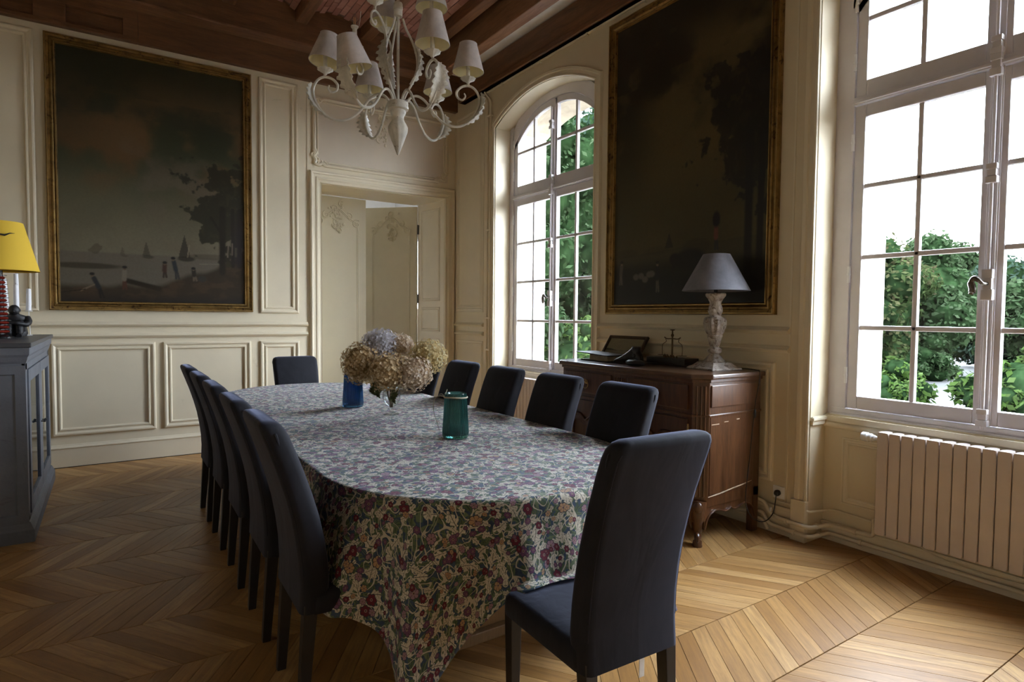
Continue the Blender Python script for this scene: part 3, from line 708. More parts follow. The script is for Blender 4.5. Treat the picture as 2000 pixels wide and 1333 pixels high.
def paint_field(X, Y, w, h):
    asp = h/w; f = fbm(X, Y*asp, 3, 21); g = fbm(X, Y*asp, 7, 22)
    col = np.stack([.015+.026*sm(.8, .2, Y), .013+.020*sm(.8, .2, Y), .009+.006*sm(.8, .2, Y)], -1)*(.75+.5*f[..., None])
    col = lay(col, sm(.5, .68, f+.12*g)*sm(.3, .5, Y)*sm(.95, .8, Y)*sm(.1, .4, X)*.8, (.062, .046, .020)); col = lay(col, sm(.62, .8, g)*sm(.4, .5, Y)*.45, (.07, .054, .028))
    land = sm(.0, .01, .175+.03*X-Y); col = lay(col, land, (.013, .012, .008)); col = lay(col, land*sm(.12, .17, Y)*.7, (.045, .036, .018))
    for a, b, c in ((.1, .03, .5), (.33, .03, .4), (.6, .05, .6)): col = lay(col, blob(X, Y, a, .185, .09, b*.5)*c, (.024, .018, .010))
    col = lay(col, ((np.abs(X-.42) < .03*(1-(Y-.19)/.05))*(Y > .19)*(Y < .24))*.8, (.012, .010, .008)); col = lay(col, sm(.13, .06, Y)*.7, (.008, .008, .009))
    tr = np.maximum(tree_mask(X, Y, .92, .56, .26, .17, 27), tree_mask(X, Y, .98, .42, .22, .10, 28)); col = lay(col, tr*.85, (.007, .007, .007)); col = lay(col, tr*sm(.58, .75, fbm(X, Y, 40, 29, 3))*.5, (.022, .018, .012))
    for a in ((.90, .1, .90, .5, .022), (.96, .1, .965, .5, .018)): col = lay(col, seg(X, Y, *a, asp), (.008, .008, .008))
    col = lay(col, blob(X, Y, .56, .145, .10, .035), (.010, .009, .009)); col = lay(col, blob(X, Y, .46, .15, .035, .02), (.010, .009, .009)); col = lay(col, seg(X, Y, .47, .15, .45, .12, .012, asp), (.010, .009, .009))
    col = figure(col, X, Y, .72, .17, .085, (.085, .028, .020), (.02, .02, .02), asp, 0); col = lay(col, blob(X, Y, .72, .262, .022, .025), (.006, .006, .007))
    col = figure(col, X, Y, .055, .075, .085, (.050, .042, .032), (.06, .05, .04), asp, .01); col = figure(col, X, Y, .34, .045, .105, (.010, .010, .011), (.055, .046, .036), asp, 0)
    for x in (.18, .22, .25, .28, .30): col = lay(col, blob(X, Y, x, .098+.01*math.sin(x*70), .022, .011), (.060, .052, .042))
    return col
FR = [(0, 0), (0, .030), (.006, .040), (.012, .040), (.016, .030), (.034, .026), (.040, .034), (.050, .036), (.056, .028), (.064, .020), (.068, .026), (.076, .026), (.082, .012), (.085, .004)]
def big_painting(label, P, u0, u1, v0, v1, fn):
    t = thing('framed_painting', label, 'painting', P((u0+u1)/2, v0, 0))
    ox, oy, oz = P((u0+u1)/2, v0, 0); Q = lambda u, v, n: tuple(Vector(P(u, v, n))-Vector((ox, oy, oz)))
    mb = MB(); mould(mb, Q, rect(u0, u1, v0, v1), FR); fr = mb.build('frame', M['gold'], t, smooth=True, angle=20)
    mb = MB()
    for d in (.010, .071): mould(mb, Q, rect(u0+d-.004, u1-d+.004, v0+d-.004, v1-d+.004), [(0, .025), (.001, .043 if d < .02 else .030), (.007, .043 if d < .02 else .030), (.008, .025)])
    mb.build('gilt_edge', M['goldline'], fr, smooth=True, angle=20)
    grid_paint('canvas', lambda u, v, n: Q(u, v, .010), u0+.078, u1-.078, v0+.078, v1-.078, fn, t, flip=P is PR, gain=1.9 if P is PR else 1.3)
big_painting('large dark river landscape with boats and fishermen in a gilt frame beside the door', PB, -.438, 1.238, 1.415, 3.826, paint_harbour)
big_painting('large very dark landscape with soldier and sheep in a gilt frame above the sideboard', PR, 2.302, 3.896, 1.42, 3.858, paint_field)

# ---------------------------------------------------------------- table, cloth and chairs
TCX, TY0, TY1, TR, TZ = 1.42, 2.42, 5.02, .73, .75
def rim(th):
    # th counts round the racetrack: returns point, outward normal
    raise NotImplementedError
M['tablewood'] = wood('pale_oak_table_wood', (.20, .115, .05), (.34, .21, .10), 2, 3, .4, 10)
t = thing('dining_table', 'long oval-ended oak dining table hidden under the flowered cloth', 'table', (TCX, 3.72, 0))
mb = MB(); a = [(TCX+ (TR-.022)*math.cos(R(k)), (TY1 if 0 <= k <= 180 else TY0)+(TR-.022)*math.sin(R(k))) for k in list(range(0, 181, 9))+list(range(180, 361, 9))]
mb.prism([(x-TCX, y-3.72) for x, y in a], lambda x, y: (x, y, TZ-.045), lambda x, y: (x, y, TZ-.008)); mb.build('tabletop', M['tablewood'], t, bevel=.004)
mb = MB(); mb.box(-.45, .45, -1.35, 1.35, .62, .70); mb.build('apron', M['tablewood'], t, bevel=.004)
for sy in (-1, 1):
    mb = MB(); mb.box(-.22, .22, sy*1.47-.06, sy*1.47+.06, .05, .70); mb.box(-.30, .30, sy*1.47-.09, sy*1.47+.09, 0, .05); mb.build('leg', M['tablewood'], t, bevel=.006)

def cloth_mat():
    n = NT('flowered_tapestry_cloth'); uv = n.node('ShaderNodeUVMap', uv_map='cloth').outputs[0]
    w1 = n.noise(uv, 7, 2, .5, out='Color'); p = n.vmath('ADD', uv, n.vmath('SCALE', n.vmath('SUBTRACT', w1, (.5, .5, .5)), .05))
    c = n.ramp(n.noise(uv, 30, 2, .5), [(.35, (.018, .036, .070)), (.65, (.042, .074, .122))])
    def local(scale, rand=.85, off=(0, 0, 0), src=None):
        q = n.vmath('ADD', src or p, off); v = n.voronoi(q, scale, rand); d = n.vmath('SUBTRACT', q, v.outputs['Position'])
        cs = n.node('ShaderNodeSeparateColor'); n.put(cs.inputs[0], v.outputs['Color'])
        vr = n.node('ShaderNodeVectorRotate', rotation_type='Z_AXIS'); n.put(vr.inputs['Vector'], d); n.put(vr.inputs['Angle'], n.math('MULTIPLY', cs.outputs[0], 6.283))
        s = n.sep(n.vmath('SCALE', vr.outputs[0], scale)); return s[0], s[1], cs.outputs
    def less(a, b): return n.math('LESS_THAN', a, b)
    def leaf(x, y, L, W):
        q = n.math('MULTIPLY', n.math('DIVIDE', x, L), n.math('DIVIDE', x, L)); return less(n.math('ABSOLUTE', y), n.math('MULTIPLY', n.math('SUBTRACT', 1.0, q), W))
    def serr(x, y, L, W, k, amp):
        y2 = n.math('SUBTRACT', n.math('ABSOLUTE', y), n.math('MULTIPLY', n.math('SINE', n.math('MULTIPLY', x, k)), amp)); q = n.math('MULTIPLY', n.math('DIVIDE', x, L), n.math('DIVIDE', x, L))
        return less(y2, n.math('MULTIPLY', n.math('SUBTRACT', 1.0, q), W))
    # green leaves in two sizes
    for sc, off, L, W, g1, g2 in ((19, (3.1, 1.7, 0), .58, .23, (.062, .098, .045), (.10, .132, .060)), (31, (7.7, 4.1, 0), .52, .21, (.050, .088, .055), (.11, .145, .075))):
        x, y, k = local(sc, .9, off); m = serr(x, y, L, W, 22, .05)
        col = n.mix(k[1], g1, g2); col = n.mix(less(n.math('ABSOLUTE', y), .025), col, (.02, .04, .03)); c = n.mix(m, c, col)
    # green and cream scrolling stems: level lines of smooth noise
    for sc, wd, col, off in ((11, .015, (.125, .165, .085), (9, 2, 0)), (7.5, .0105, (.52, .46, .36), (2, 5, 0)), (9.0, .0085, (.48, .42, .32), (11, 17, 0))):
        f = n.noise(n.vmath('ADD', p, off), sc, 1, .4, .9)
        for lv in (.42, .56): c = n.mix(less(n.math('ABSOLUTE', n.math('SUBTRACT', f, lv)), wd), c, col)
    # cream leaves with dark midrib, lobed
    for sc, off, L, W, keep in ((17, (1.3, 8.8, 0), .56, .22, .72), (26, (5.9, 2.2, 0), .52, .23, .55)):
        x, y, k = local(sc, .9, off); m = n.math('MULTIPLY', serr(x, y, L, W, 16, .07), less(k[2], keep))
        col = n.mix(k[1], (.50, .435, .33), (.63, .57, .46)); vein = n.math('MAXIMUM', less(n.math('ABSOLUTE', y), .018), n.math('MULTIPLY', less(n.math('ABSOLUTE', n.math('SUBTRACT', n.math('FRACT', n.math('ADD', n.math('MULTIPLY', x, 4.0), n.math('MULTIPLY', n.math('ABSOLUTE', y), 4.0))), .5)), .07), .7))
        c = n.mix(m, c, n.mix(vein, col, (.05, .06, .05)))
    # red and pink flowers
    for sc, off, rad, keep in ((11.5, (4.4, 6.6, 0), .23, .55), (19.0, (2.9, 9.4, 0), .24, .50), (25., (6.3, 3.3, 0), .22, .4)):
        x, y, k = local(sc, .8, off); r = n.math('SQRT', n.math('ADD', n.math('MULTIPLY', x, x), n.math('MULTIPLY', y, y))); a = n.math('ARCTAN2', y, x)
        pet = n.math('ABSOLUTE', n.math('SINE', n.math('MULTIPLY', a, 3.0))); edge = n.math('MULTIPLY', n.math('ADD', .80, n.math('MULTIPLY', pet, .20)), rad)
        m = n.math('MULTIPLY', less(r, edge), less(k[2], keep)); rim_ = n.math('MULTIPLY', less(r, n.math('MULTIPLY', edge, 1.16)), less(k[2], keep))
        col = n.ramp(k[1], [(0, (.13, .008, .022)), (.33, (.16, .012, .028)), (.34, (.30, .17, .21)), (.6, (.38, .20, .24)), (.61, (.14, .05, .11)), (.85, (.18, .07, .13)), (.86, (.42, .25, .13))], 'CONSTANT')
        col = n.mix(n.math('MULTIPLY', less(pet, .25), .75), col, (.05, .012, .025)); col = n.mix(less(r, rad*.28), col, (.30, .20, .16)); col = n.mix(less(r, rad*.14), col, (.06, .02, .03))
        c = n.mix(rim_, c, (.03, .035, .045)); c = n.mix(m, c, col)
    weave = n.noise(n.mapping(uv, (900, 900, 1)), 1, 1, .5); c = n.mix(n.math('MULTIPLY', weave, .22), c, (.03, .03, .035))
    n.bsdf(c, .72, Sheen_Weight=.14, Sheen_Roughness=.4, Sheen_Tint=(.75, .8, 1, 1), Specular_IOR_Level=.32, Normal=n.bump(n.noise(n.mapping(uv, (60, 60, 1)), 1, 2, .5), .05, .004)); return n.m
M['cloth'] = cloth_mat()

HX, HY, HS = 1.283, 1.245, 1.03      # head chair root and its height factor
def build_cloth():
    W, D = .73+.30, .33
    rimp = []                                       # (rim point, outward normal, hang length)
    def hang(px, py, nx, ny):
        L = 9
        if abs(nx) > 1e-6: L = min(L, (W-abs(px-TCX))/abs(nx)) if abs(nx) > .02 else L
        lim = (TY1+TR+D-py) if ny > 0 else (py-(TY0-TR-D))
        if abs(ny) > .02: L = min(L, lim/abs(ny))
        return min(L, .66)
    for i in range(97):
        a = math.pi*i/96; n = (math.cos(a), math.sin(a)); rimp.append((TCX+TR*n[0], TY1+TR*n[1], *n))
    for i in range(1, 60): rimp.append((TCX-TR, TY1+(TY0-TY1)*i/60, -1, 0))
    for i in range(161):
        a = math.pi+math.pi*i/160; n = (math.cos(a), math.sin(a)); rimp.append((TCX+TR*n[0], TY0+TR*n[1], *n))
    for i in range(1, 60): rimp.append((TCX+TR, TY0+(TY1-TY0)*i/60, 1, 0))
    N = len(rimp); V, UV, F = [], [], []
    # flat part: concentric rings toward the axis
    fr = [.25, .5, .75, .90, .965]
    for t_ in fr:
        for (x, y, nx, ny) in rimp:
            cy_ = min(max(y, TY0+.0), TY1)
            px, py = TCX+(x-TCX)*t_, cy_+(y-cy_)*t_
            V.append((px, py, TZ)); UV.append((px, py))
    K = 26
    for s in range(K+1):
        q = s/K
        for (x, y, nx, ny) in rimp:
            L = hang(x, y, nx, ny)
            seat = 0.0
            if ny < -.5: b = max(0, min(1, (.30-abs(x-HX-.10))/.16)); seat = b*b*(3-2*b); L = L*(1-seat)+min(L, TZ-.405)*seat   # its edge lies on the head chair's seat
            if nx < -.1 and y < TY0+.35: sd = max(0, min(1, (TY0+.35-y)/.5))*max(0, min(1, (abs(nx)-abs(ny)-.12)/.4)); L = max(L, min(.42, L+.09*sd))
            else: sd = 0.0
            d = L*q
            roll = .02; fl = roll*(1-math.exp(-d/roll)) ; z = TZ-max(0, d-roll*(1-math.exp(-d/roll))*.6)
            th = math.atan2(ny, nx) if (ny != 0) else None
            rad = fl*.6-.012
            if th is not None:
                corner = abs(math.sin(2*th)); ex = max(0, d-.05)
                c0 = math.atan2(abs(ny), abs(nx))-R(45)
                rad += .075*ex*corner + ex*corner*.22*math.exp(-(c0/R(6))**2) - ex*corner*.13*(math.exp(-((c0-R(15))/R(6))**2)+math.exp(-((c0+R(15))/R(6))**2))
                rad += .012*math.sin(th*23+.7)*min(1, ex*4)
                tang = -math.sin(2*c0)*.0
            else: rad += .006*math.sin(y*14)*min(1, d*5)
            rad += .11*sd*max(0, d-.06)/.3
            if seat > 0:
                low = max(0, .468-z); rad += (.12*max(0, d-.1)+low*.8)*seat; z += low*seat
            px, py = x+nx*rad, y+ny*rad
            # narrow the corner tails as they hang
            if th is not None and d > .25:
                c0 = math.atan2(abs(ny), abs(nx))-R(45); k = min(1, (d-.25)/.5)*.35*math.exp(-(c0/R(22))**2)
                cx_, cyy_ = (TCX+math.copysign(TR*.7071, nx)), ((TY1 if ny > 0 else TY0)+math.copysign(TR*.7071, ny)); tx, ty = -math.copysign(.7071, ny*1)*math.copysign(1, nx)*math.copysign(1, nx), 0
                tv = Vector((math.copysign(.7071, nx)*1, -math.copysign(.7071, ny)*1)); off = Vector((px-cx_, py-cyy_)).dot(tv); px -= tv.x*off*k; py -= tv.y*off*k
            V.append((px, py, max(z, .012))); UV.append((x+nx*d, y+ny*d))
    RW = len(fr)+K+1
    F.append(tuple(range(N)))
    for r_ in range(RW-1):
        for j in range(N):
            k = (j+1) % N; F.append((r_*N+j, r_*N+k, (r_+1)*N+k, (r_+1)*N+j))
    me = bpy.data.meshes.new('tablecloth'); me.from_pydata(V, [], F); me.materials.append(M['cloth'])
    uvl = me.uv_layers.new(name='cloth'); uvl.data.foreach_set('uv', [c for f in F for i in f for c in UV[i]])
    bm = bmesh.new(); bm.from_mesh(me); bmesh.ops.recalc_face_normals(bm, faces=bm.faces); bm.to_mesh(me); bm.free()
    me.polygons.foreach_set('use_smooth', [True]*len(me.polygons)); me.update()
    o = bpy.data.objects.new('tablecloth', me); C.objects.link(o)
    md = o.modifiers.new('thickness', 'SOLIDIFY'); md.thickness = .0025; md.offset = 1
    return o
tag(build_cloth(), 'floral tapestry tablecloth in cream, green and red draped over the long table', 'tablecloth')

# ---- slip-covered chair; local +Y is the way the sitter faces, origin on the floor under the rear hem
def rrect(w, y0, y1, r, n=4):
    pts = []
    for cx, cy_, a0 in ((w-r, y1-r, 0), (-w+r, y1-r, 90), (-w+r, y0+r, 180), (w-r, y0+r, 270)):
        for k in range(n+1):
            a = R(a0+90*k/n); pts.append((cx+r*math.cos(a), cy_+r*math.sin(a)))
    return pts
def make_chair():
    t = thing('dining_chair', 'x', 'chair')
    mb = MB(); rs = []
    prof = [(.368, .000, .085, .200), (.40, .002, .094, .200), (.46, .004, .10, .198), (.54, .000, .10, .196), (.62, -.010, .098, .196), (.70, -.024, .094, .197), (.78, -.044, .091, .198), (.86, -.068, .088, .200), (.93, -.092, .086, .202), (.985, -.112, .084, .202), (1.012, -.122, .080, .199), (1.028, -.124, .068, .191), (1.036, -.117, .048, .176), (1.039, -.105, .020, .150)]
    for z, y, th, w in prof: rs.append([(px, py, z+ (.006*(1-(px/.2)**2) if z > 1 else 0)) for px, py in rrect(w, y, y+th, min(.030, th*.48))])
    mb.rings(rs); mb.build('backrest', M['chair'], t, smooth=True, angle=60)
    mb = MB(); rs = []
    for z, w, y0, y1, r in [(.362, .199, .030, .462, .03), (.38, .203, .030, .466, .03), (.406, .204, .030, .468, .035), (.422, .202, .032, .464, .035), (.434, .194, .040, .452, .035), (.440, .178, .055, .436, .03), (.443, .12, .10, .36, .03)]:
        rs.append([(px, py, z) for px, py in rrect(w, y0, y1, r)])
    mb.rings(rs); mb.build('seat', M['chair'], t, smooth=True, angle=60)
    mb = MB(); side = lambda sx: [(sx*(w-.0095), y+.0095, z) for z, y, th, w in prof[2:10]]
    mb.tube(side(-1)+[(-.187, -.112, 1.006), (-.165, -.1195, 1.018), (0, -.1205, 1.026), (.165, -.1195, 1.018), (.187, -.112, 1.006)]+list(reversed(side(1))), .0026, 6); mb.build('seam', M['chair'], t, smooth=True)
    for sx in (-1, 1):
        mb = MB(); mb.tube([(sx*.190, -.080, 1.012), (sx*.199, -.078, 1.000), (sx*.2005, -.072, .982), (sx*.2, -.064, .955)], [.003, .006, .005, .001], 7); mb.build('corner_pleat', M['chair'], t, smooth=True)
    for sx in (-1, 1):
        for y0, y1 in ((.035, .008), (.435, .440)):
            mb = MB(); rs = []
            for z, f, s in ((.40, 0, .023), (.36, .05, .023), (0, 1, .0165)):
                cx, cyy = sx*(.172-.004*f), y0+(y1-y0)*f; rs.append([(cx+a*s, cyy+b*s, z) for a, b in ((-1, -1), (1, -1), (1, 1), (-1, 1))])
            mb.rings(rs); mb.build('leg', M['leg'], t, bevel=.003)
    return t
chair0 = make_chair(); used = [False]
def place_chair(x, y, rz, label, sz=1.0, group='slip-covered dining chairs'):
    if not used[0]: c = chair0; used[0] = True
    else: c = copy_tree(chair0)
    c.location = (x, y, 0); c.rotation_euler = (0, 0, rz); c.scale = (1, 1, sz); tag(c, label, 'chair', group); return c
LY = [4.625, 4.033, 3.435, 2.842, 2.265]
LN = ['charcoal covered chair at the far end of the left row, nearest the panelled wall', 'second charcoal covered chair from the far end of the left row', 'middle charcoal covered chair of the left row of five',
      'charcoal covered chair just behind the foremost chair of the left row', 'foremost charcoal covered chair of the left row, beside the hanging cloth']
for y, l in zip(LY, LN): place_chair(.53, y+rng.uniform(-.008, .008), R(-90)+rng.uniform(-.02, .02), l)
RY = [4.72, 4.115, 3.515, 2.912, 2.318]
RN = ['charcoal chair of the right row almost wholly hidden behind the hydrangeas', 'charcoal chair of the right row half hidden behind the hydrangea bouquet', 'charcoal chair of the right row before the small far radiator',
      'charcoal chair of the right row just right of the far window', 'charcoal chair of the right row directly before the sideboard door, nearest the camera']
for y, l in zip(RY, RN): place_chair(2.215, y+rng.uniform(-.008, .008), R(90)+rng.uniform(-.02, .02), l)
place_chair(1.462, 5.83, R(180), 'charcoal chair at the far head of the table before the wall panels', .955)
hc = place_chair(HX, HY, R(-2), 'large foreground charcoal chair at the near head of the table, seen from behind', HS); hc.scale.x = .92
mb = MB(); mb.box(.02, .042, .004, .006, .31, .375); mb.build('care_tag', M['putty'], hc, label='small white care tag under the cover')

# ---------------------------------------------------------------- sideboard
M['walnut'] = wood('dark_walnut', (.040, .015, .006), (.150, .062, .024), 2, 3.0, .30, 9, bump=.1, coat=.25)
M['walnut_top'] = wood('dark_walnut_top', (.035, .016, .008), (.12, .055, .026), 1, 3.0, .28, 9, bump=.06, coat=.3)
M['worn'] = paint('worn_pale_scratch', (.50, .36, .24), .7, .2, 20)
SBX, SBY = 2.95, 2.36        # front face x, right side y
SL, SD, SH_ = 1.40, .585, 1.055
t = thing('sideboard', 'old dark walnut sideboard with two drawers and two doors against the window wall', 'sideboard', (SBX, SBY, 0))
ch = .07
def sb_poly(o=0, back=SD): return [(-o, ch), (ch*.72, -o), (back, -o), (back, SL+o), (-o, SL+o)] if False else [(ch-o*.4, -o), (back, -o), (back, SL+o), (ch-o*.4, SL+o), (-o, SL-ch+o*.4), (-o, ch-o*.4)]
mb = MB(); mb.prism(sb_poly(0), lambda x, y: (x, y, .235), lambda x, y: (x, y, 1.022)); mb.build('carcass', M['walnut'], t, bevel=.004)
mb = MB(); mb.prism(sb_poly(.034), lambda x, y: (x, y, 1.024), lambda x, y: (x, y, 1.055)); top = mb.build('top_board', M['walnut_top'], t, bevel=.009)
mb = MB(); mb.prism(sb_poly(.012), lambda x, y: (x, y, 1.002), lambda x, y: (x, y, 1.024)); mb.prism(sb_poly(.008), lambda x, y: (x, y, .79), lambda x, y: (x, y, .806)); mb.build('frieze_moulding', M['walnut'], t, bevel=.004)
# drawers and doors on the front (plane x = 0, facing -X)
PF = lambda u, v, n: (-n, u, v)
DRW = [(0, 0), (0, .006), (.005, .010), (.012, .010)]
for y0, y1 in ((.10, .62), (.78, 1.30)):
    mb = MB(); mb.box(-.012, .01, y0, y1, .830, .985); d = mb.build('drawer', M['walnut'], t, bevel=.006)
    yc = (y0+y1)/2; mb = MB()
    ring = [(-.026, yc+.030*math.cos(R(k)), .900+.034*math.sin(R(k))) for k in range(0, 361, 20)]; mb.tube(ring, .0035, 6); mb.lathe([(.015, 0), (.016, .004), (.009, .007), (.008, .014), (.0, .016)], 16, (0, 0, 0), mat=Matrix.Translation((-.012, yc, .915)) @ Matrix.Rotation(R(-90), 4, 'Y'))
    mb.build('ring_pull', M['brass'], d, smooth=True)
    mb = MB(); mb.box(-.010, .01, y0, y1, .285, .775); dr = mb.build('door', M['walnut'], t, bevel=.004)
    sh = [(y0+.07, .34), (y1-.07, .34), (y1-.07, .60)]+[(q.x, q.y) for q in spline([(y1-.07, .60, 0), (y1-.11, .665, 0), (y1-.19, .672, 0), (yc+.03, .650, 0), (yc, .635, 0), (yc-.03, .650, 0), (y0+.19, .672, 0), (y0+.11, .665, 0), (y0+.07, .60, 0)], 5)][1:]
    mb = MB(); mould(mb, lambda u, v, n: (-.010-n, u, v), sh, [(-.008, 0), (-.004, .012), (.004, .014), (.010, .004), (.022, .002), (.040, .010), (.05, .010)]); mb.build('door_panel_moulding', M['walnut'], dr, smooth=True)
    mb = MB()
    yy = y0-.008 if y0 < .5 else y1+.008
    for z in (.35, .66):
        mb = MB(); mb.lathe([(0, -.014), (.006, -.010), (.004, -.002), (.006, 0), (.006, .075), (.004, .077), (.006, .085), (0, .089)], 8, (-.012, yy, z)); mb.build('hinge', M['brass'], dr, smooth=True)
mb = MB()
for k in range(5): mb.tube([(-.002, .655+.022*k, .84), (-.002, .655+.022*k, .975)], .007, 8)
mb.build('fluted_block', M['walnut'], t, smooth=True)
mb = MB(); mb.box(-.006, .004, .635, .765, .25, .80); mb.build('centre_stile', M['walnut'], t, bevel=.003)
# canted corner flutes, side panel
dirc = Vector((-ch, ch, 0)).normalized()
mb = MB()
for k in (.25, .5, .75): mb.tube([(ch*(1-k)-.002, ch*k-.002, .30), (ch*(1-k)-.002, ch*k-.002, .98)], .006, 6)
mb.build('corner_flutes', M['walnut'], t, smooth=True)
PS = lambda u, v, n: (u, -n, v)
mb = MB(); mb.box(.08, SD-.07, -.004, .004, .31, .80); mb.box(.08, SD-.02, -.010, .002, .85, .985); mb.build('side_panel', M['walnut'], t, bevel=.004)
mb = MB(); mb.tube([PS(u, v, .005) for u, v in [(.07, .30), (.18, .308), (.30, .322), (.42, .334), (.50, .345)]], [.003, .005, .004, .004, .002], 6); mb.build('worn_crack', M['worn'], t, smooth=True)
for q in ((.09, .16, .742), (.21, .25, .750), (.33, .36, .757)): mb = MB(); mb.box(q[0], q[1], -.0055, -.003, q[2], q[2]+.005); mb.build('worn_scratch', M['worn'], t)
# scalloped aprons and feet
def apron(pts, f0, f1): mb = MB(); mb.prism(pts, f0, f1); return mb.build('scalloped_apron', M['walnut'], t, bevel=.003)
bot = lambda w: [(q.x, q.y) for q in spline([(0, .10, 0), (.03, .17, 0), (.10, .205, 0), (.19, .185, 0), (w/2-.02, .190, 0), (w/2, .20, 0), (w/2+.02, .190, 0), (w-.19, .185, 0), (w-.10, .205, 0), (w-.03, .17, 0), (w, .10, 0)], 5)]
b = bot(SD-.09); apron([(.05+u, v) for u, v in b]+[(SD-.04, .26), (.05, .26)], lambda u, v: (u, .004, v), lambda u, v: (u, .026, v))
b = bot(SL-.12); apron([(.06+u, v) for u, v in b]+[(SL-.06, .26), (.06, .26)], lambda u, v: (.004, u, v), lambda u, v: (.026, u, v))
mb = MB(); mb.tube([(.05+u, -.001, v+.004) for u, v in bot(SD-.09)], .006, 6); mb.tube([(-.001, .06+u, v+.004) for u, v in bot(SL-.12)], .006, 6); mb.build('apron_bead', M['walnut'], t, smooth=True)
for yy, sy in ((.045, -1), (SL-.045, 1)):
    mb = MB(); k = Vector((-1, sy, 0)).normalized()
    path = spline([(.045, yy, .27), (.040-.006, yy+sy*.006, .21), (.036, yy+sy*.004, .14), (.044, yy-sy*.002, .08), (.038, yy+sy*.004, .045), (.020, yy+sy*.018, .030), (.016, yy+sy*.020, .012), (.02, yy+sy*.018, .0)], 4)
    rr = [.048]*4+[.040]*4+[.030]*4+[.024]*4+[.022]*4+[.028]*4+[.030]*4+[.024]
    mb.tube(path, rr[:len(path)], 12); mb.sphere((.018, yy+sy*.018, .24), .036, 10, 7, (.9, .9, 1.1)); scroll(mb, lambda u, v, n: (.012+u*.7-n, yy+sy*.024-u*.7*sy, v), (0, .05), .030, 1.3, 1, 0, .010, 0)
    mb.build('foot', M['walnut'], t, smooth=True)
    mb = MB(); mb.box(SD-.06, SD, min(yy-sy*-.0, yy+sy*.045)-.0, max(yy, yy+sy*.045), 0, .30); mb.build('back_foot', M['walnut'], t, bevel=.004)

# ---- things standing on the sideboard
SZ = 1.0555
M['greyshade'] = fabric_mat('grey_linen_shade', (.20, .198, .222), .2, (.8, .8, .9))
M['limed'] = paint('limed_distressed_wood', (.46, .40, .34), .75, .22, 16, .5, 70, dirt=((.17, .12, .085), 28, .52))
lamp = thing('table_lamp', 'carved whitewashed table lamp with conical grey shade on the right end of the sideboard', 'lamp', (3.355, 2.592, SZ), R(-10))
mb = MB(); mb.rings([[(sx*a, sy*a, z) for sx, sy in ((-1, -1), (1, -1), (1, 1), (-1, 1))] for a, z in ((.125, 0), (.125, .010), (.116, .016), (.105, .020), (.082, .040), (.078, .046))]); mb.build('base_plinth', M['limed'], lamp, bevel=.003)
fl = lambda a, z: 1+(.07*math.cos(12*a) if .23 < z < .345 else 0)+(.10*math.cos(8*a) if z < .095 else 0)+(.06*math.cos(6*a+9*z) if .13 < z < .22 or .36 < z < .43 else 0)
prof = [(.066, .046), (.064, .056), (.048, .075), (.036, .092), (.030, .104), (.044, .112), (.047, .124), (.044, .138), (.030, .146), (.034, .16), (.040, .18), (.046, .205), (.052, .222), (.046, .228), (.056, .245), (.066, .275), (.072, .305), (.070, .328), (.062, .343), (.040, .350), (.036, .358), (.040, .37), (.046, .385), (.042, .41), (.036, .43), (.038, .445), (.050, .468), (.064, .486), (.066, .500), (.060, .506), (.02, .507)]
mb = MB(); mb.lathe(prof, 48, fn=fl); mb.build('carved_column', M['limed'], lamp, smooth=True, angle=50)
mb = MB(); mb.tube([(0, 0, .505), (0, 0, .60)], .012, 10); mb.build('lamp_holder', M['iron'], lamp, smooth=True)
mb = MB(); mb.lathe([(.218, .520), (.0865, .762), (.0845, .762), (.216, .520), (.218, .520)], 48, caps=(False, False)); mb.build('lamp_shade', M['greyshade'], lamp, smooth=True, angle=30)
mb = MB()
for k in range(3): a = 2*math.pi*k/3; mb.tube([(0, 0, .60), (.170*math.cos(a), .170*math.sin(a), .602)], .002, 5)
mb.build('shade_carrier', M['iron'], lamp)
mb = MB(); cord = spline([(3.44, 2.56, SZ+.006), (3.50, 2.48, SZ+.006), (3.475, 2.36, SZ+.006), (3.455, 2.318, SZ-.002), (3.450, 2.318, .98), (3.445, 2.336, .86), (3.425, 2.338, .70), (3.40, 2.338, .50), (3.375, 2.338, .33), (3.36, 2.33, .22), (3.38, 2.31, .14), (3.43, 2.29, .10), (3.49, 2.27, .095), (3.54, 2.255, .14), (3.555, 2.25, .21), (3.565, 2.25, .265), (3.585, 2.25, .268)], 5)
mb.tube(cord, .0032, 6); co = mb.build('power_cord', M['iron'], None, smooth=True); tag(co, 'thin black lamp cord running down the side of the sideboard to the wall socket', 'cord')
mb = MB(); mb.sphere((3.434, 2.331, .785), .02, 12, 8, (.55, .45, 1.5)); mb.build('cord_switch', M['iron'], co, smooth=True); mb = MB(); mb.lathe([(.0, 0), (.018, .002), (.02, .02), (.012, .034), (0, .036)], 14, mat=Matrix.Translation((3.588, 2.25, .268)) @ Matrix.Rotation(R(-90), 4, 'Y')); mb.build('plug', M['iron'], co, smooth=True)
mb = MB(); mb.box(3.518, 3.530, 2.256, 2.266, .155, .18); mb.build('cord_label', M['putty'], co, label='small white label round the cord')
sock = thing('wall_socket', 'white square wall socket low on the wall beside the sideboard', 'socket', (XR, 2.25, .27))
mb = MB(); mb.box(-.012, 0, -.040, .040, -.040, .040); mb.build('cover_plate', M['putty'], sock, bevel=.004); mb = MB(); mb.lathe([(.022, 0), (.024, .004), (.02, .004), (.019, .001)], 18, mat=Matrix.Translation((-.012, 0, 0)) @ Matrix.Rotation(R(-90), 4, 'Y')); mb.build('socket_ring', M['putty'], sock, smooth=True)
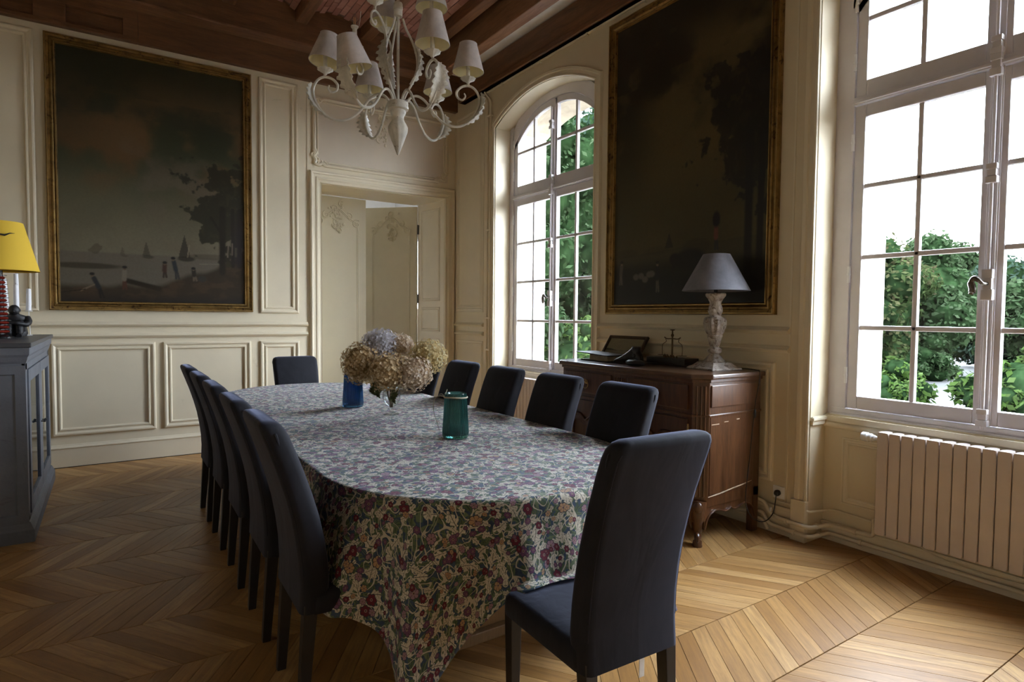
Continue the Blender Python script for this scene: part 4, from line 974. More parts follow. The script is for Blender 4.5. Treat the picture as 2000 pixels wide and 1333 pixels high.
# small framed picture leaning against the wall
def paint_lake(X, Y, w, h):
    f = fbm(X, Y, 3, 41); col = np.stack([.20+.10*Y, .185+.08*Y, .105+.05*Y], -1)*(.8+.4*f[..., None]); wt = sm(.34, .30, Y); col = lay(col, wt*.7, (.16, .15, .10))
    hl = sm(0, .03, .33+.16*sm(.55, .85, X)+.10*sm(.35, .05, X)+.10*(fbm(X, Y*0+.3, 8, 42)-.5)-Y)*sm(.28, .31, Y); col = lay(col, hl*.9, (.030, .036, .024)); return lay(col, sm(.3, .1, Y)*sm(.4, 1, X)*.6, (.05, .05, .035))
pic = thing('leaning_picture', 'small dark framed lake landscape leaning against the wall on the sideboard', 'picture', (3.395, 3.555, SZ)); pic.rotation_euler = (0, 0, R(2))
tilt = Matrix.Rotation(R(36), 4, 'Y'); PT = lambda u, v, n: tuple(tilt @ Vector((-n, u, v)))
mb = MB(); mould(mb, PT, rect(-.21, .21, .012, .225), [(0, -.010), (0, .010), (.006, .014), (.020, .012), (.024, .004), (.024, -.010)]); mb.build('frame', M['frameb'], pic, smooth=True, angle=25)
grid_paint('small_canvas', PT, -.188, .188, .034, .203, paint_lake, pic, 60, 36, flip=True)
# thick old album
M['paper'] = paint('yellowed_paper_edges', (.36, .31, .22), .8, .12, 40, .1, 200); M['leather'] = paint('black_album_board', (.018, .016, .016), .5, .2, 12, .1)
bk_ = thing('old_album', 'thick old album with yellowed pages and loose black covers at the left of the sideboard', 'book', (3.20, 3.47, SZ), R(-6))
mb = MB(); mb.box(-.09, .09, -.13, .10, .006, .048); mb.build('page_block', M['paper'], bk_, bevel=.004)
mb = MB(); mb.box(-.10, .10, -.14, .28, 0, .007, mat=Matrix.Translation((0, 0, .049)) @ Matrix.Rotation(R(1.5), 4, 'X')); mb.build('upper_cover', M['leather'], bk_, bevel=.002)
mb = MB(); mb.box(-.10, .10, -.14, .21, 0, .006); mb.build('lower_cover', M['leather'], bk_, bevel=.002)
# dark bronze sculpture
M['bronze'] = paint('dark_bronze_patina', (.035, .032, .033), .38, .3, 14, .3, 40, metal=.4)
sc_ = thing('bronze_foot', 'dark bronze sculpture of a bare foot beside the old album on the sideboard', 'sculpture', (3.165, 3.215, SZ+.001), R(8))
mb = MB(); rs = []
for y, w, h, zc in ((.085, .040, .016, .018), (.06, .043, .022, .022), (.03, .043, .030, .029), (0, .040, .040, .038), (-.03, .036, .052, .050), (-.06, .034, .064, .062), (-.09, .036, .062, .060), (-.115, .034, .048, .048), (-.132, .022, .028, .034)):
    rs.append([(w*math.cos(2*math.pi*k/16), y, zc+h*math.sin(2*math.pi*k/16)*(1 if math.sin(2*math.pi*k/16) > 0 else zc/h*.98)) for k in range(16)])
mb.rings(rs); mb.lathe([(.036, .06), (.034, .085), (.033, .108), (.036, .122), (.030, .128), (0, .128)], 16, (0, -.085, 0)); mb.sphere((-.034, -.09, .062), .014, 8, 6); mb.sphere((.034, -.088, .066), .014, 8, 6)
mb.build('foot_body', M['bronze'], sc_, smooth=True)
for x, y0, y1, r in ((.026, .075, .125, .0135), (.006, .08, .122, .0095), (-.009, .078, .114, .0088), (-.022, .074, .105, .0082), (-.034, .066, .094, .0085)):
    mb = MB(); mb.tube([(x, y0, r+.010), (x*1.05, (y0+y1)/2, r+.008), (x*1.08, y1-.006, r+.003), (x*1.08, y1, r)], [r*.9, r*.95, r, r*.55], 10); mb.build('toe', M['bronze'], sc_, smooth=True)
st_ = thing('dark_stone', 'small rough dark stone lying before the bronze foot', 'stone', (3.085, 3.05, SZ+.001), R(10))
rs = []; rq = random.Random(4)
for z, f in ((0, .8), (.012, 1), (.026, .92), (.036, .6), (.040, .25)): rs.append([((.042*f+rq.uniform(-.004, .004))*math.cos(2*math.pi*k/14), (.080*f+rq.uniform(-.008, .008))*math.sin(2*math.pi*k/14), z+(rq.uniform(-.002, .002) if z else 0)) for k in range(14)])
mb = MB(); mb.rings(rs); mb.build('rough_stone', M['bronze'], st_, smooth=True)
# letter scale
M['darkbrass'] = paint('tarnished_dark_brass', (.13, .085, .04), .45, .2, 30, .05, 80, metal=.8)
M['boxwood'] = paint('near_black_box_wood', (.022, .014, .011), .4, .2, 10, .05)
ls = thing('letter_scale', 'antique letter scale with brass beam on a black wooden box', 'scale', (3.40, 2.995, SZ))
mb = MB(); mb.box(-.075, .075, -.18, .18, .006, .052); mb.box(-.082, .082, -.187, .187, 0, .010); mb.build('box_base', M['boxwood'], ls, bevel=.004)
mb = MB(); mb.lathe([(.018, .052), (.016, .058), (.007, .064), (.006, .20), (.010, .205), (.011, .215), (.006, .222), (.005, .245), (.016, .248), (.018, .254), (.0, .256)], 14); mb.build('pillar', M['darkbrass'], ls, smooth=True)
mb = MB(); mb.tube(spline([(0, -.075, .196), (0, -.05, .186), (0, 0, .188), (0, .05, .186), (0, .075, .196)], 5), .004, 6); mb.build('beam', M['darkbrass'], ls, smooth=True)
for s in (-1, 1):
    mb = MB(); mb.tube(spline([(0, s*.065, .19), (0, s*.058, .165), (0, s*.088, .145), (0, s*.094, .11), (0, s*.092, .068)], 5), .0025, 6); mb.lathe([(.0, .062), (.034, .064), (.034, .067), (0, .066)], 16, (0, s*.092, 0)); mb.build('pan_arm', M['darkbrass'], ls, smooth=True)
mb = MB()
for k in range(5): mb.lathe([(.012-.0015*k, .052), (.012-.0015*k, .066-.002*k), (.004, .070-.002*k), (.004, .076-.002*k), (0, .077-.002*k)], 10, (-.045, .15-.028*k-.12, 0))
mb.build('weights', M['darkbrass'], ls, smooth=True)

# ---------------------------------------------------------------- grey display cabinet at the left
M['greypaint'] = paint('blue_grey_cabinet_paint', (.115, .123, .145), .5, .10, 5, .15, 50, dirt=((.07, .07, .078), 7, .58)); M['slate'] = paint('dark_slate_top', (.055, .058, .068), .35, .1, 6, .03)
cb = thing('display_cabinet', 'blue-grey painted display cabinet with two glazed doors at the left edge', 'cabinet', (-.425, 4.64, 0))
CW, CD, CZ = 1.63, .50, 1.212     # length along +Y, depth toward -X
mb = MB(); mb.box(-CD, -.02, 0, .03, .06, 1.10); mb.box(-CD, -.02, CW-.03, CW, .06, 1.10); mb.box(-CD, -CD+.02, 0, CW, .06, 1.10); mb.box(-CD, -.02, .03, CW-.03, .14, .165); mb.box(-CD+.02, -.03, .03, CW-.03, .62, .64); mb.box(-CD, -.02, .03, CW-.03, 1.06, 1.10)
mb.build('carcass', M['greypaint'], cb, bevel=.002)
mb = MB(); mb.box(-.02, 0, 0, .075, .06, 1.10); mb.box(-.02, 0, CW-.075, CW, .06, 1.10); mb.box(-.02, 0, 0, CW, .06, .15); mb.box(-.02, 0, 0, CW, 1.045, 1.10); mb.build('face_frame', M['greypaint'], cb, bevel=.003)
mb = MB(); mb.rings([[(x, y, z) for x, y in ((-CD-.0, -o), (o, -o), (o, CW+o), (-CD-.0, CW+o))] for o, z in ((.026, 0), (.026, .075), (.018, .088), (.012, .105), (.006, .118), (0, .122))]); mb.build('plinth', M['greypaint'], cb)
mb = MB(); mb.rings([[(x, y, z) for x, y in ((-CD, -o), (o, -o), (o, CW+o), (-CD, CW+o))] for o, z in ((0, 1.085), (.006, 1.10), (.010, 1.115), (.012, 1.125), (.020, 1.140), (.022, 1.182))]); mb.build('cornice', M['greypaint'], cb)
mb = MB(); mb.box(-CD, .032, -.032, CW+.032, 1.183, CZ); mb.build('top_slab', M['slate'], cb, bevel=.005)
PEnd = lambda u, v, n: (u, -n, v)
mb = MB(); mould(mb, PEnd, rect(-CD+.05, -.055, .17, 1.02), [(-.055, 0), (-.055, .010), (-.004, .010), (0, .004), (.006, -.002)]); mb.build('end_panel', M['greypaint'], cb, bevel=.0)
for y0, y1 in ((.078, .808), (.822, 1.552)):
    mb = MB()
    for a, b, c_, d in ((y0, y0+.085, .152, 1.043), (y1-.085, y1, .152, 1.043), (y0+.085, y1-.085, .152, .235), (y0+.085, y1-.085, .965, 1.043)): mb.box(-.016, .008, a, b, c_, d)
    d_ = mb.build('glazed_door', M['greypaint'], cb, bevel=.004)
    p = MB(); p.box(-.006, -.003, y0+.08, y1-.08, .23, .97); p.build('pane', M['cabglass'], d_)
    mb = MB(); yk = y1-.035 if y0 < .5 else y0+.035; mb.lathe([(.004, 0), (.004, .012), (.009, .018), (.008, .026), (0, .029)], 12, mat=Matrix.Translation((.008, yk, .62)) @ Matrix.Rotation(R(90), 4, 'Y')); mb.build('knob', M['iron'], d_, smooth=True)

M['yellow'] = paint('yellow_fabric_shade', (.76, .50, .055), .8, .02, 3, .06, 300, spec=.2); M['redlacq'] = paint('red_lacquer', (.22, .025, .015), .25, .15, 12, .02); M['blacklacq'] = paint('black_lacquer', (.012, .011, .011), .25, .1, 10, .02); M['wax'] = paint('white_candle_wax', (.80, .80, .82), .45, .03, 20, .03); M['whitewire'] = paint('white_wire', (.78, .78, .78), .4, .03, 20, 0)
yl = thing('yellow_lamp', 'yellow shaded lamp with red and black turned base on the grey cabinet', 'lamp', (-.635, 5.45, CZ))
pr = [(.075, 0), (.078, .010), (.05, .02)]; 
mb = MB(); mb.lathe([(.078, 0), (.080, .012), (.066, .018), (.030, .03), (.026, .47), (0, .475)], 24); mb.build('lamp_base', M['blacklacq'], yl, smooth=True)
mb = MB()
for k in range(13): z = .035+.031*k; r = .058-.0015*k; mb.lathe([(.02, z), (r*.8, z+.003), (r, z+.012), (r*.8, z+.021), (.02, z+.024)], 20)
mb.build('red_discs', M['redlacq'], yl, smooth=True, label='stacked red lacquer discs'); mb = MB()
for k in range(13): z = .061+.031*k; r = .066-.0015*k; mb.lathe([(.02, z), (r, z+.002), (r, z+.005), (.02, z+.006)], 20)
mb.build('black_rims', M['blacklacq'], yl, smooth=True)
mb = MB(); mb.lathe([(.232, .468), (.144, .802), (.142, .802), (.230, .468), (.232, .468)], 48, caps=(False, False)); ys_ = mb.build('lamp_shade', M['yellow'], yl, smooth=True, angle=30)
mb = MB(); mb.tube([(.0, -.176, .70), (.03, -.176, .705), (.06, -.168, .70), (.085, -.158, .715), (.11, -.143, .718)], [.002, .005, .007, .004, .001], 6); mb.build('painted_mark', M['iron'], ys_, smooth=True, label='black brush mark on the shade')
mb = MB()
for k in range(3): a = 2*math.pi*k/3+.5; mb.tube([(0, 0, .47), (.228*math.cos(a), .228*math.sin(a), .474)], .002, 5)
mb.build('shade_carrier', M['iron'], yl)
chd = thing('candle_holder', 'white wire candle holder standing behind the dark figurine on the cabinet', 'candle holder', (-.585, 5.97, CZ))
CND = [(-.062, -.02, .203, .435, -3), (-.010, .05, .197, .480, 0), (-.006, -.02, .195, .394, 0), (.066, 0, .198, .365, 1)]
mb = MB(); mb.tube([(-.10, -.03, .004), (.080, -.03, .004), (.080, .05, .004), (-.10, .05, .004), (-.10, -.03, .004)], .0035, 6)
for x, y, z0, z1, tl in CND: mb.tube([(x, y, z0-.006), (x+.003, y, .10), (min(x+.010, .08), -.03 if y < .03 else .05, .004)], .003, 6); mb.lathe([(.0, z0-.010), (.024, z0-.008), (.025, z0-.004), (.018, z0-.002), (0, z0-.002)], 14, (x, y, 0))
mb.build('wire_frame', M['whitewire'], chd, smooth=True)
CL = ['leftmost white candle, leaning slightly, in the wire holder', 'tallest white candle, at the back of the wire holder', 'white candle in front of the tallest one in the wire holder', 'shortest white candle at the right end of the wire holder']
for (x, y, z0, z1, tl), l in zip(CND, CL):
    c = thing('candle', l, 'candle', (-.585+x, 5.97+y, CZ+z0), group='white candles in the wire holder'); c.rotation_euler = (0, R(tl), 0)
    h = z1-z0; mb = MB(); mb.lathe([(.017, 0), (.0165, h*.3), (.0155, h*.8), (.014, h-.004), (.010, h), (0, h-.002)], 16); mb.build('wax', M['wax'], c, smooth=True); mb = MB(); mb.tube([(0, 0, h-.004), (.001, 0, h+.012)], .0012, 5); mb.build('wick', M['iron'], c)
M['figure'] = paint('black_figurine_bronze', (.014, .013, .014), .5, .3, 14, .2, 60)
fg = thing('seated_figurine', 'small black figurine sitting hunched with arms round its knees on the cabinet', 'figurine', (-.575, 5.68, CZ+.003), R(0)); fg.scale = (.93, .93, .93)
mb = MB(); mb.rings([[(rx*math.cos(2*math.pi*k/16)*1.0, ry*math.sin(2*math.pi*k/16)+oy, z) for k in range(16)] for rx, ry, oy, z in ((.068, .055, .02, 0), (.080, .062, .02, .025), (.075, .058, .022, .06), (.070, .050, .02, .09), (.080, .048, .015, .12), (.084, .046, .008, .145), (.066, .042, .002, .165), (.034, .032, -.008, .178), (.026, .028, -.015, .188))])
mb.sphere((.0, -.022, .208), .040, 14, 10, (.92, 1.0, 1.08)); mb.sphere((0, -.060, .200), .010, 8, 6); mb.sphere((.036, -.018, .208), .010, 8, 5, (.5, 1, 1.3)); mb.sphere((-.036, -.018, .208), .010, 8, 5, (.5, 1, 1.3))
for s in (-1, 1):
    mb.tube(spline([(s*.035, .02, .03), (s*.036, -.03, .085), (s*.034, -.052, .108), (s*.033, -.058, .07), (s*.032, -.055, .02), (s*.032, -.075, .010)], 5), [.034]*8+[.031]*6+[.026]*6+[.02]*4+[.016]*2, 10)
    mb.tube(spline([(s*.074, .008, .148), (s*.086, -.02, .115), (s*.070, -.058, .098), (s*.025, -.085, .108), (-s*.012, -.088, .112)], 5), [.026]*5+[.022]*6+[.018]*6+[.014]*4, 10)
mb.build('figure_body', M['figure'], fg, smooth=True)

# ---------------------------------------------------------------- radiators and pipes
M['radwhite'] = paint('pinkish_white_radiator_enamel', (.64, .55, .50), .38, .04, 3, .01); M['radtop'] = paint('white_radiator_top', (.80, .80, .82), .35, .02, 5, 0)
def radiator(label, x0, ytop, n, z0, z1, pitch=.0625, valve=True, depth=.085):
    t = thing('radiator', label, 'radiator', (x0, ytop, z0)); h = z1-z0; W = pitch-.0045
    mb = MB(); poly = [(0, .004), (.003, 0), (W-.003, 0), (W, .004), (W, .02), (W*.62, .03), (W*.62, depth), (W*.38, depth), (W*.38, .03), (0, .02)]
    mb.prism([(v, -u) for u, v in poly], lambda x, y: (x, y, .012), lambda x, y: (x, y, h-.02))
    cap = [(0, .004), (.003, 0), (W-.003, 0), (W, .004), (W, .05), (W*.85, .075), (W*.5, depth), (W*.15, .075), (0, .05)]
    mb.rings([[(v, -(u-W/2)*k-W/2, z) for u, v in cap] for z, k in ((h-.02, 1), (h-.008, 1), (h-.001, .93), (h, .8))])
    mb.rings([[(v, -(u-W/2)*k-W/2, z) for u, v in cap] for z, k in ((0, .8), (.004, .95), (.012, 1))])
    s0 = None
    for i in range(n):
        if s0 is None: s0 = mb.build('section', M['radwhite'], t, smooth=True, angle=30); o = s0
        else: o = s0.copy(); C.objects.link(o)
        o.location = (0, -pitch*i, 0)
    mb = MB()
    for z in (.06, h-.07): mb.tube([(depth*.55, .004, z), (depth*.55, -pitch*n-.004, z)], .016, 10)
    mb.build('header_tube', M['radwhite'], t, smooth=True)
    mb = MB(); mb.box(depth*.8, depth+.045, -.10, -.07, h-.12, h-.09); mb.build('wall_bracket', M['radwhite'], t)
    if valve:
        mb = MB(); mat = Matrix.Translation((depth*.55, .0, h-.045)) @ Matrix.Rotation(R(-90), 4, 'X')
        mb.lathe([(0, .0), (.013, 0), (.013, .03), (.017, .032), (.017, .045), (.023, .048), (.024, .060), (.020, .064), (.027, .072), (.027, .098), (.024, .104), (0, .106)], 20, mat=mat); mb.build('thermostat_valve', M['putty'], t, smooth=True, angle=30, label='round white thermostatic valve head')
    return t
radiator('large pinkish white ribbed radiator below the near window', 3.640, 1.686, 16, .163, .752)
radiator('small ribbed radiator under the far window, mostly behind the chairs', 3.655, 5.43, 13, .16, .735, .060)
M['pipe'] = M['trim']
pp = thing('heating_pipes', 'pair of cream painted heating pipes bending round the pier to the radiator', 'pipes', (XR, 2.03, 0))
def lp(pts): return [(x-XR, y-2.03, z) for x, y, z in pts]
def bend(pts, r=.03):
    out = [Vector(pts[0])]
    for i in range(1, len(pts)-1):
        a, p, b = Vector(pts[i-1]), Vector(pts[i]), Vector(pts[i+1]); d1 = (a-p).normalized(); d2 = (b-p).normalized(); k = min(r, (a-p).length*.45, (b-p).length*.45)
        for q in range(6): t_ = q/5; out.append((p+d1*k)*(1-t_)**2+p*2*t_*(1-t_)+(p+d2*k)*t_**2)
    return out+[Vector(pts[-1])]
for pts in ([(3.555, 2.52, .20), (3.555, 2.33, .20), (3.552, 2.27, .118), (3.552, 2.021, .110), (3.722, 1.985, .110), (3.722, 1.725, .115), (3.722, 1.725, .22), (3.690, 1.70, .22)],
            [(3.553, 2.52, .09), (3.553, 2.34, .13), (3.553, 2.29, .058), (3.553, 2.016, .055), (3.728, 1.99, .055), (3.728, .60, .052)],
            [(3.556, 2.52, .075), (3.556, 2.34, .078), (3.556, 2.30, .02)]):
    mb = MB(); mb.tube(bend(lp(pts)), .0125, 10); mb.build('pipe', M['pipe'], pp, smooth=True)
for x, y, z in ((3.552, 2.17, .110), (3.552, 2.12, .056), (3.62, 2.012, .110), (3.64, 2.008, .055), (3.722, 1.83, .112), (3.728, 1.80, .054)):
    mb = MB(); mb.tube(lp([(x-.0, y-.008, z), (x, y+.008, z)]) if y > 2.05 or y < 1.9 else lp([(x-.008, y, z), (x+.008, y, z)]), .018, 10); mb.build('pipe_clip', M['pipe'], pp, smooth=True)
mb = MB(); mb.tube(bend([(3.588, 2.28, .215), (3.588, 2.065, .205), (3.585, 2.040, .20), (3.74, 1.998, .20), (3.757, 1.98, .20), (3.757, 1.75, .19)], .015), .006, 7); ck = mb.build('surface_cable', M['trim'], None, smooth=True); tag(ck, 'thin cream painted cable running above the pipes round the pier', 'cable')
mb = MB(); mb.tube(spline([(3.745, 1.52, .15), (3.742, 1.40, .10), (3.740, 1.15, .085), (3.742, .9, .10), (3.745, .6, .12)], 6), .005, 7); ck = mb.build('grey_cable', M['pipe'], None, smooth=True); tag(ck, 'loose sagging cable below the large radiator', 'cable')
vp = thing('riser_pipes', 'two thin cream painted riser pipes between the corner panel and the far window', 'pipes', (3.575, 5.85, 0))
for dy, ex in ((.03, .02), (-.03, 0)):
    mb = MB(); mb.tube(bend([(0, dy, .0), (0, dy, 3.80), (0, dy+.14, 3.93), (0, dy+.14, 4.0)], .05), .011, 10); mb.build('pipe', M['pipe'], vp, smooth=True)
for z in (1.0, 1.36, 2.35, 3.62): mb = MB(); mb.box(-.014, .022, -.05, .05, z, z+.022); mb.build('pipe_clip', M['pipe'], vp, bevel=.004)

# ---------------------------------------------------------------- chandelier
M['chand'] = paint('distressed_ivory_metal', (.60, .56, .47), .5, .12, 14, .15, 90, dirt=((.23, .19, .15), 30, .60))
M['shade'] = fabric_mat('oatmeal_linen_shade', (.46, .40, .36), .1, (1, .95, .9)); M['lining'] = paint('cream_shade_lining', (.80, .72, .46), .6, .04, 9, .02); M['filament'] = paint('amber_filament', (.55, .24, .08), .4, .1, 20, 0)
CHX, CHY = 1.485, 3.498
cz = lambda y: 2.375+(303-y)/316.0
ch_ = thing('chandelier', 'ivory metal chandelier with scrolling leafy arms and small linen shades over the table', 'chandelier', (CHX, CHY, 0))
mb = MB(); prof = [(0, cz(303)), (.006, cz(302)), (.018, cz(292)), (.040, cz(274)), (.058, cz(258)), (.060, cz(251)), (.048, cz(243)), (.038, cz(238)), (.034, cz(233)), (.037, cz(228)), (.044, cz(225)), (.047, cz(221)), (.045, cz(218)), (.062, cz(216)), (.064, cz(212)), (.060, cz(209)), (.062, cz(204)), (.058, cz(202)), (.02, cz(200))]
mb.lathe(prof, 40, fn=lambda a, z: 1+(.035*math.cos(10*a+(z-cz(270))*14) if z < cz(240) else 0)); mb.build('urn_finial', M['chand'], ch_, smooth=True, angle=50)
mb = MB(); mb.tube([(0, 0, cz(202)), (0, 0, 4.66)], .0085, 10); mb.build('stem', M['chand'], ch_, smooth=True)
mb = MB(); mb.lathe([(.012, cz(42)), (.026, cz(41)), (.027, cz(30)), (.025, cz(29)), (.029, cz(27)), (.029, cz(22)), (.026, cz(21)), (.028, cz(18)), (.024, cz(15)), (.010, cz(14))], 24); mb.build('upper_collar', M['chand'], ch_, smooth=True, angle=30)
mb = MB(); mb.lathe([(.09, 4.655), (.085, 4.60), (.05, 4.56), (.012, 4.54)], 24); mb.build('ceiling_rose', M['chand'], ch_, smooth=True)
def leaf_mesh(axis, width, lift, nseg=9):
    # lobed acanthus leaf following a 3D axis (list of points); width in the given side direction
    mb = MB(); n = len(axis)-1; rows = []
    for i, p in enumerate(axis):
        t_ = i/n; env = math.sin(math.pi*min(.97, t_*.93+.05))**.7; lob = 1-.40*abs(((t_*nseg) % 1)*2-1)
        rows.append((Vector(p), width*env*lob))
    return rows
def acanthus(pts, side, nrm, w, name, parent):
    n = 27; P = spline(pts, 10); P = [P[int(i*(len(P)-1)/n)] for i in range(n+1)]; V, F = [], []; side = Vector(side); nrm = Vector(nrm)
    for i, p in enumerate(P):
        t_ = i/n; env = math.sin(math.pi*min(.98, .06+.92*t_))**.65; saw = 1-.45*((t_*7) % 1); ww = w*env*saw
        for k in (-1, -.5, 0, .5, 1): V.append(p+side*ww*k+nrm*(.018*abs(k)**1.5*env-.004*(1-abs(k))+.006*abs(k)*math.sin(t_*44)))
    for i in range(n):
        for k in range(4): a = i*5+k; F.append((a, a+1, a+6, a+5))
    me = bpy.data.meshes.new(name); me.from_pydata([tuple(v) for v in V], [], F); me.materials.append(M['chand']); me.polygons.foreach_set('use_smooth', [True]*len(F)); me.update()
    o = bpy.data.objects.new(name, me); C.objects.link(o); o.parent = parent; md = o.modifiers.new('thickness', 'SOLIDIFY'); md.thickness = .0025; return o
def shade_set(parent, c, tilt=None, slip=0.0, bulb=False):
    c = Vector(c)
    mb = MB(); mb.lathe([(0, -.030), (.008, -.028), (.014, -.018), (.040, -.004), (.046, .004), (.042, .006), (.014, .002), (0, .003)], 32, c, fn=lambda a, z: 1+(.07*math.cos(10*a) if z > -.02 else 0)); pan = mb.build('drip_pan', M['chand'], parent, smooth=True, angle=50)
    mb = MB(); mb.lathe([(.014, .002), (.0145, .012), (.012, .016), (.012, .100), (.017, .102), (.020, .106), (.020, .112), (.0, .114)], 16, c); tube_ = mb.build('candle_tube', M['chand'], parent, smooth=True, angle=30)
    mat = Matrix.Translation(c+Vector((0, 0, .040+slip))) @ (tilt if tilt is not None else Matrix())
    mb = MB(); mb.lathe([(.096, 0), (.0965, .004), (.054, .168), (.0545, .172), (.053, .172), (.0525, .168), (.0945, .004), (.096, 0)], 40, (0, 0, 0), caps=(False, False), mat=mat); sh = mb.build('shade', M['shade'], parent, smooth=True, angle=40)
    mb = MB(); mb.lathe([(.0940, .003), (.0520, .169)], 40, (0, 0, 0), caps=(False, False), mat=mat); mb.build('shade_lining', M['lining'], sh, smooth=True)
    mb = MB(); mb.tube([mat @ Vector((.0958*math.cos(2*math.pi*k/40), .0958*math.sin(2*math.pi*k/40), .002)) for k in range(41)], .0016, 5); mb.build('shade_trim', M['shade'], sh, smooth=True)
    mb = MB(); b0 = c+Vector((0, 0, .112)); mb.lathe([(.009, 0), (.012, .006), (.0165, .026), (.0155, .040), (.009, .058), (.002, .068), (0, .069)], 16, b0); bl = mb.build('bulb', M['clearglass'], tube_, smooth=True)
    if bulb:
        for dx in (-.004, .004): mb = MB(); mb.tube([b0+Vector((dx, 0, .012)), b0+Vector((dx, 0, .048))], .0022, 6); mb.build('filament', M['filament'], tube_)
        mb = MB(); mb.tube([b0+Vector((.02, -.006, .0)), b0+Vector((.027, -.008, .03)), b0+Vector((.032, -.009, .085))], .0018, 6); mb.build('bulb_clip', M['chand'], tube_)
ZP = 2.850
LOWER = [(.050, 2.690), (.075, 2.722), (.115, 2.735), (.165, 2.705), (.225, 2.625), (.290, 2.572), (.370, 2.560), (.440, 2.600), (.485, 2.672), (.494, 2.735), (.470, 2.785), (.430, 2.808), (.385, 2.800), (.355, 2.768), (.362, 2.735), (.390, 2.722), (.408, 2.742), (.402, 2.762)]
for i, deg in enumerate((29, 93, 158, 214, 273, 331)):
    a = R(deg); d = Vector((math.cos(a), math.sin(a), 0)); s_ = Vector((-d.y, d.x, 0)); to3 = lambda r, z: d*r+Vector((0, 0, z))
    sp_ = spline([(r, z, 0) for r, z in LOWER], 6); n_ = len(sp_)
    mb = MB(); mb.tube([to3(q.x, q.y) for q in sp_], [.0078*(1 if k < n_*.75 else max(.55, 1-(k-n_*.75)/(n_*.25)*.45)) for k in range(n_)], 8)
    mb.tube([to3(.430, 2.806), to3(.425, ZP-.02)], .007, 8); arm = mb.build('arm', M['chand'], ch_, smooth=True)
    lp_ = [to3(r, z) for r, z in ((.415, 2.577), (.462, 2.615), (.500, 2.672), (.512, 2.725), (.508, 2.770))]
    acanthus(lp_, s_, d, .056, 'leaf', arm)
    if i == 3: shade_set(ch_, to3(.425, ZP), Matrix.Rotation(R(-15), 4, 'Y'), -.155, True)
    else: shade_set(ch_, to3(.425, ZP), (Matrix.Rotation(R(9), 4, 'Y') if i == 2 else None), 0, False)
for i, deg in enumerate((90, 208, 322)):
    a = R(deg); d = Vector((math.cos(a), math.sin(a), 0)); s_ = Vector((-d.y, d.x, 0)); to3 = lambda r, z: d*r+Vector((0, 0, z))
    sup = spline([(.030, 2.690, 0), (.050, 2.74, 0), (.095, 2.82, 0), (.118, 2.90, 0), (.112, 2.98, 0), (.085, 3.06, 0), (.050, 3.13, 0), (.030, 3.19, 0)], 6)
    mb = MB(); mb.tube([to3(q.x, q.y) for q in sup], .007, 8); arm = mb.build('support_rod', M['chand'], ch_, smooth=True)
    acanthus([to3(r, z) for r, z in ((.075, 2.80), (.112, 2.86), (.130, 2.92), (.128, 2.98), (.110, 3.04))], s_, d, .048, 'leaf', arm)
    up = spline([(.108, 2.985, 0), (.105, 3.03, 0), (.125, 3.09, 0), (.165, 3.135, 0), (.205, 3.150, 0), (.235, 3.128, 0), (.238, 3.09, 0), (.215, 3.07, 0), (.198, 3.085, 0), (.205, 3.10, 0)], 6)
    mb = MB(); mb.tube([to3(q.x, q.y) for q in up], .0065, 8); mb.tube([to3(.205, 3.150), to3(.205, 3.18)], .006, 8); mb.build('upper_arm', M['chand'], ch_, smooth=True)
    shade_set(ch_, to3(.205, 3.205))

# ---------------------------------------------------------------- vases and dried hydrangeas on the cloth
CT = TZ+.0035
def ribbed_vase(label, loc, mat, r0, r1, h, band=False):
    t = thing('ribbed_vase', label, 'vase', (*loc, CT)); n = 30; fn = lambda a, z: 1+.028*math.cos(n*a)
    mb = MB(); mb.lathe([(0, 0), (r0*.93, 0), (r0, .010), (r0*1.0, .03), (r0+(r1-r0)*.5, h*.5), (r1*1.0, h*.93), (r1*1.0, h-.006), (r1*.985, h), (r1*.93, h-.004), (r1*.92, h*.9), (r0*.92+(r1-r0)*.5, h*.5), (r0*.90, .03), (r0*.80, .016), (0, .016)], 150, fn=lambda a, z: 1+(.026*math.cos(n*a) if .012 < z < h*.965 else 0), caps=(False, False))
    mb.build('glass_body', M[mat], t, smooth=True, angle=70); return t
gv = ribbed_vase('teal green ribbed glass vase with raffia tie at the front of the table', (1.515, 2.80), 'greenglass', .069, .058, .236)
M['raffia'] = paint('pale_raffia', (.46, .40, .28), .7, .1, 30)
mb = MB(); mb.tube([(.0605*math.cos(R(k)), .0605*math.sin(R(k)), .215+.002*math.sin(R(k*2))) for k in range(0, 361, 15)], .0042, 8); mb.build('raffia_band', M['raffia'], gv, smooth=True)
lv = -_Rv
mb = MB(); L0 = Vector((lv.x, lv.y, 0)).normalized(); q = lambda u, z: L0*u+Vector((0, 0, z))
mb.tube(spline([q(.060, .217), q(.085, .220), q(.105, .210), q(.116, .185), q(.118, .150), q(.112, .120), q(.100, .085), q(.090, .05), q(.086, .035)], 6), [.0024]*25+[.0012]*24, 6); mb.tube([q(.060, .22), q(.052, .235), q(.045, .255)], .0015, 5); mb.tube([q(.060, .221), q(.075, .231), q(.088, .228)], .0015, 5); mb.build('raffia_strand', M['raffia'], gv, smooth=True)
ribbed_vase('deep blue ribbed glass vase half hidden behind the hydrangeas', (1.41, 4.11), 'blueglass', .071, .060, .236)
FX, FY = 1.512, 3.665
cv = thing('stemmed_vase', 'clear footed glass vase holding the dried hydrangeas', 'vase', (FX, FY, CT))
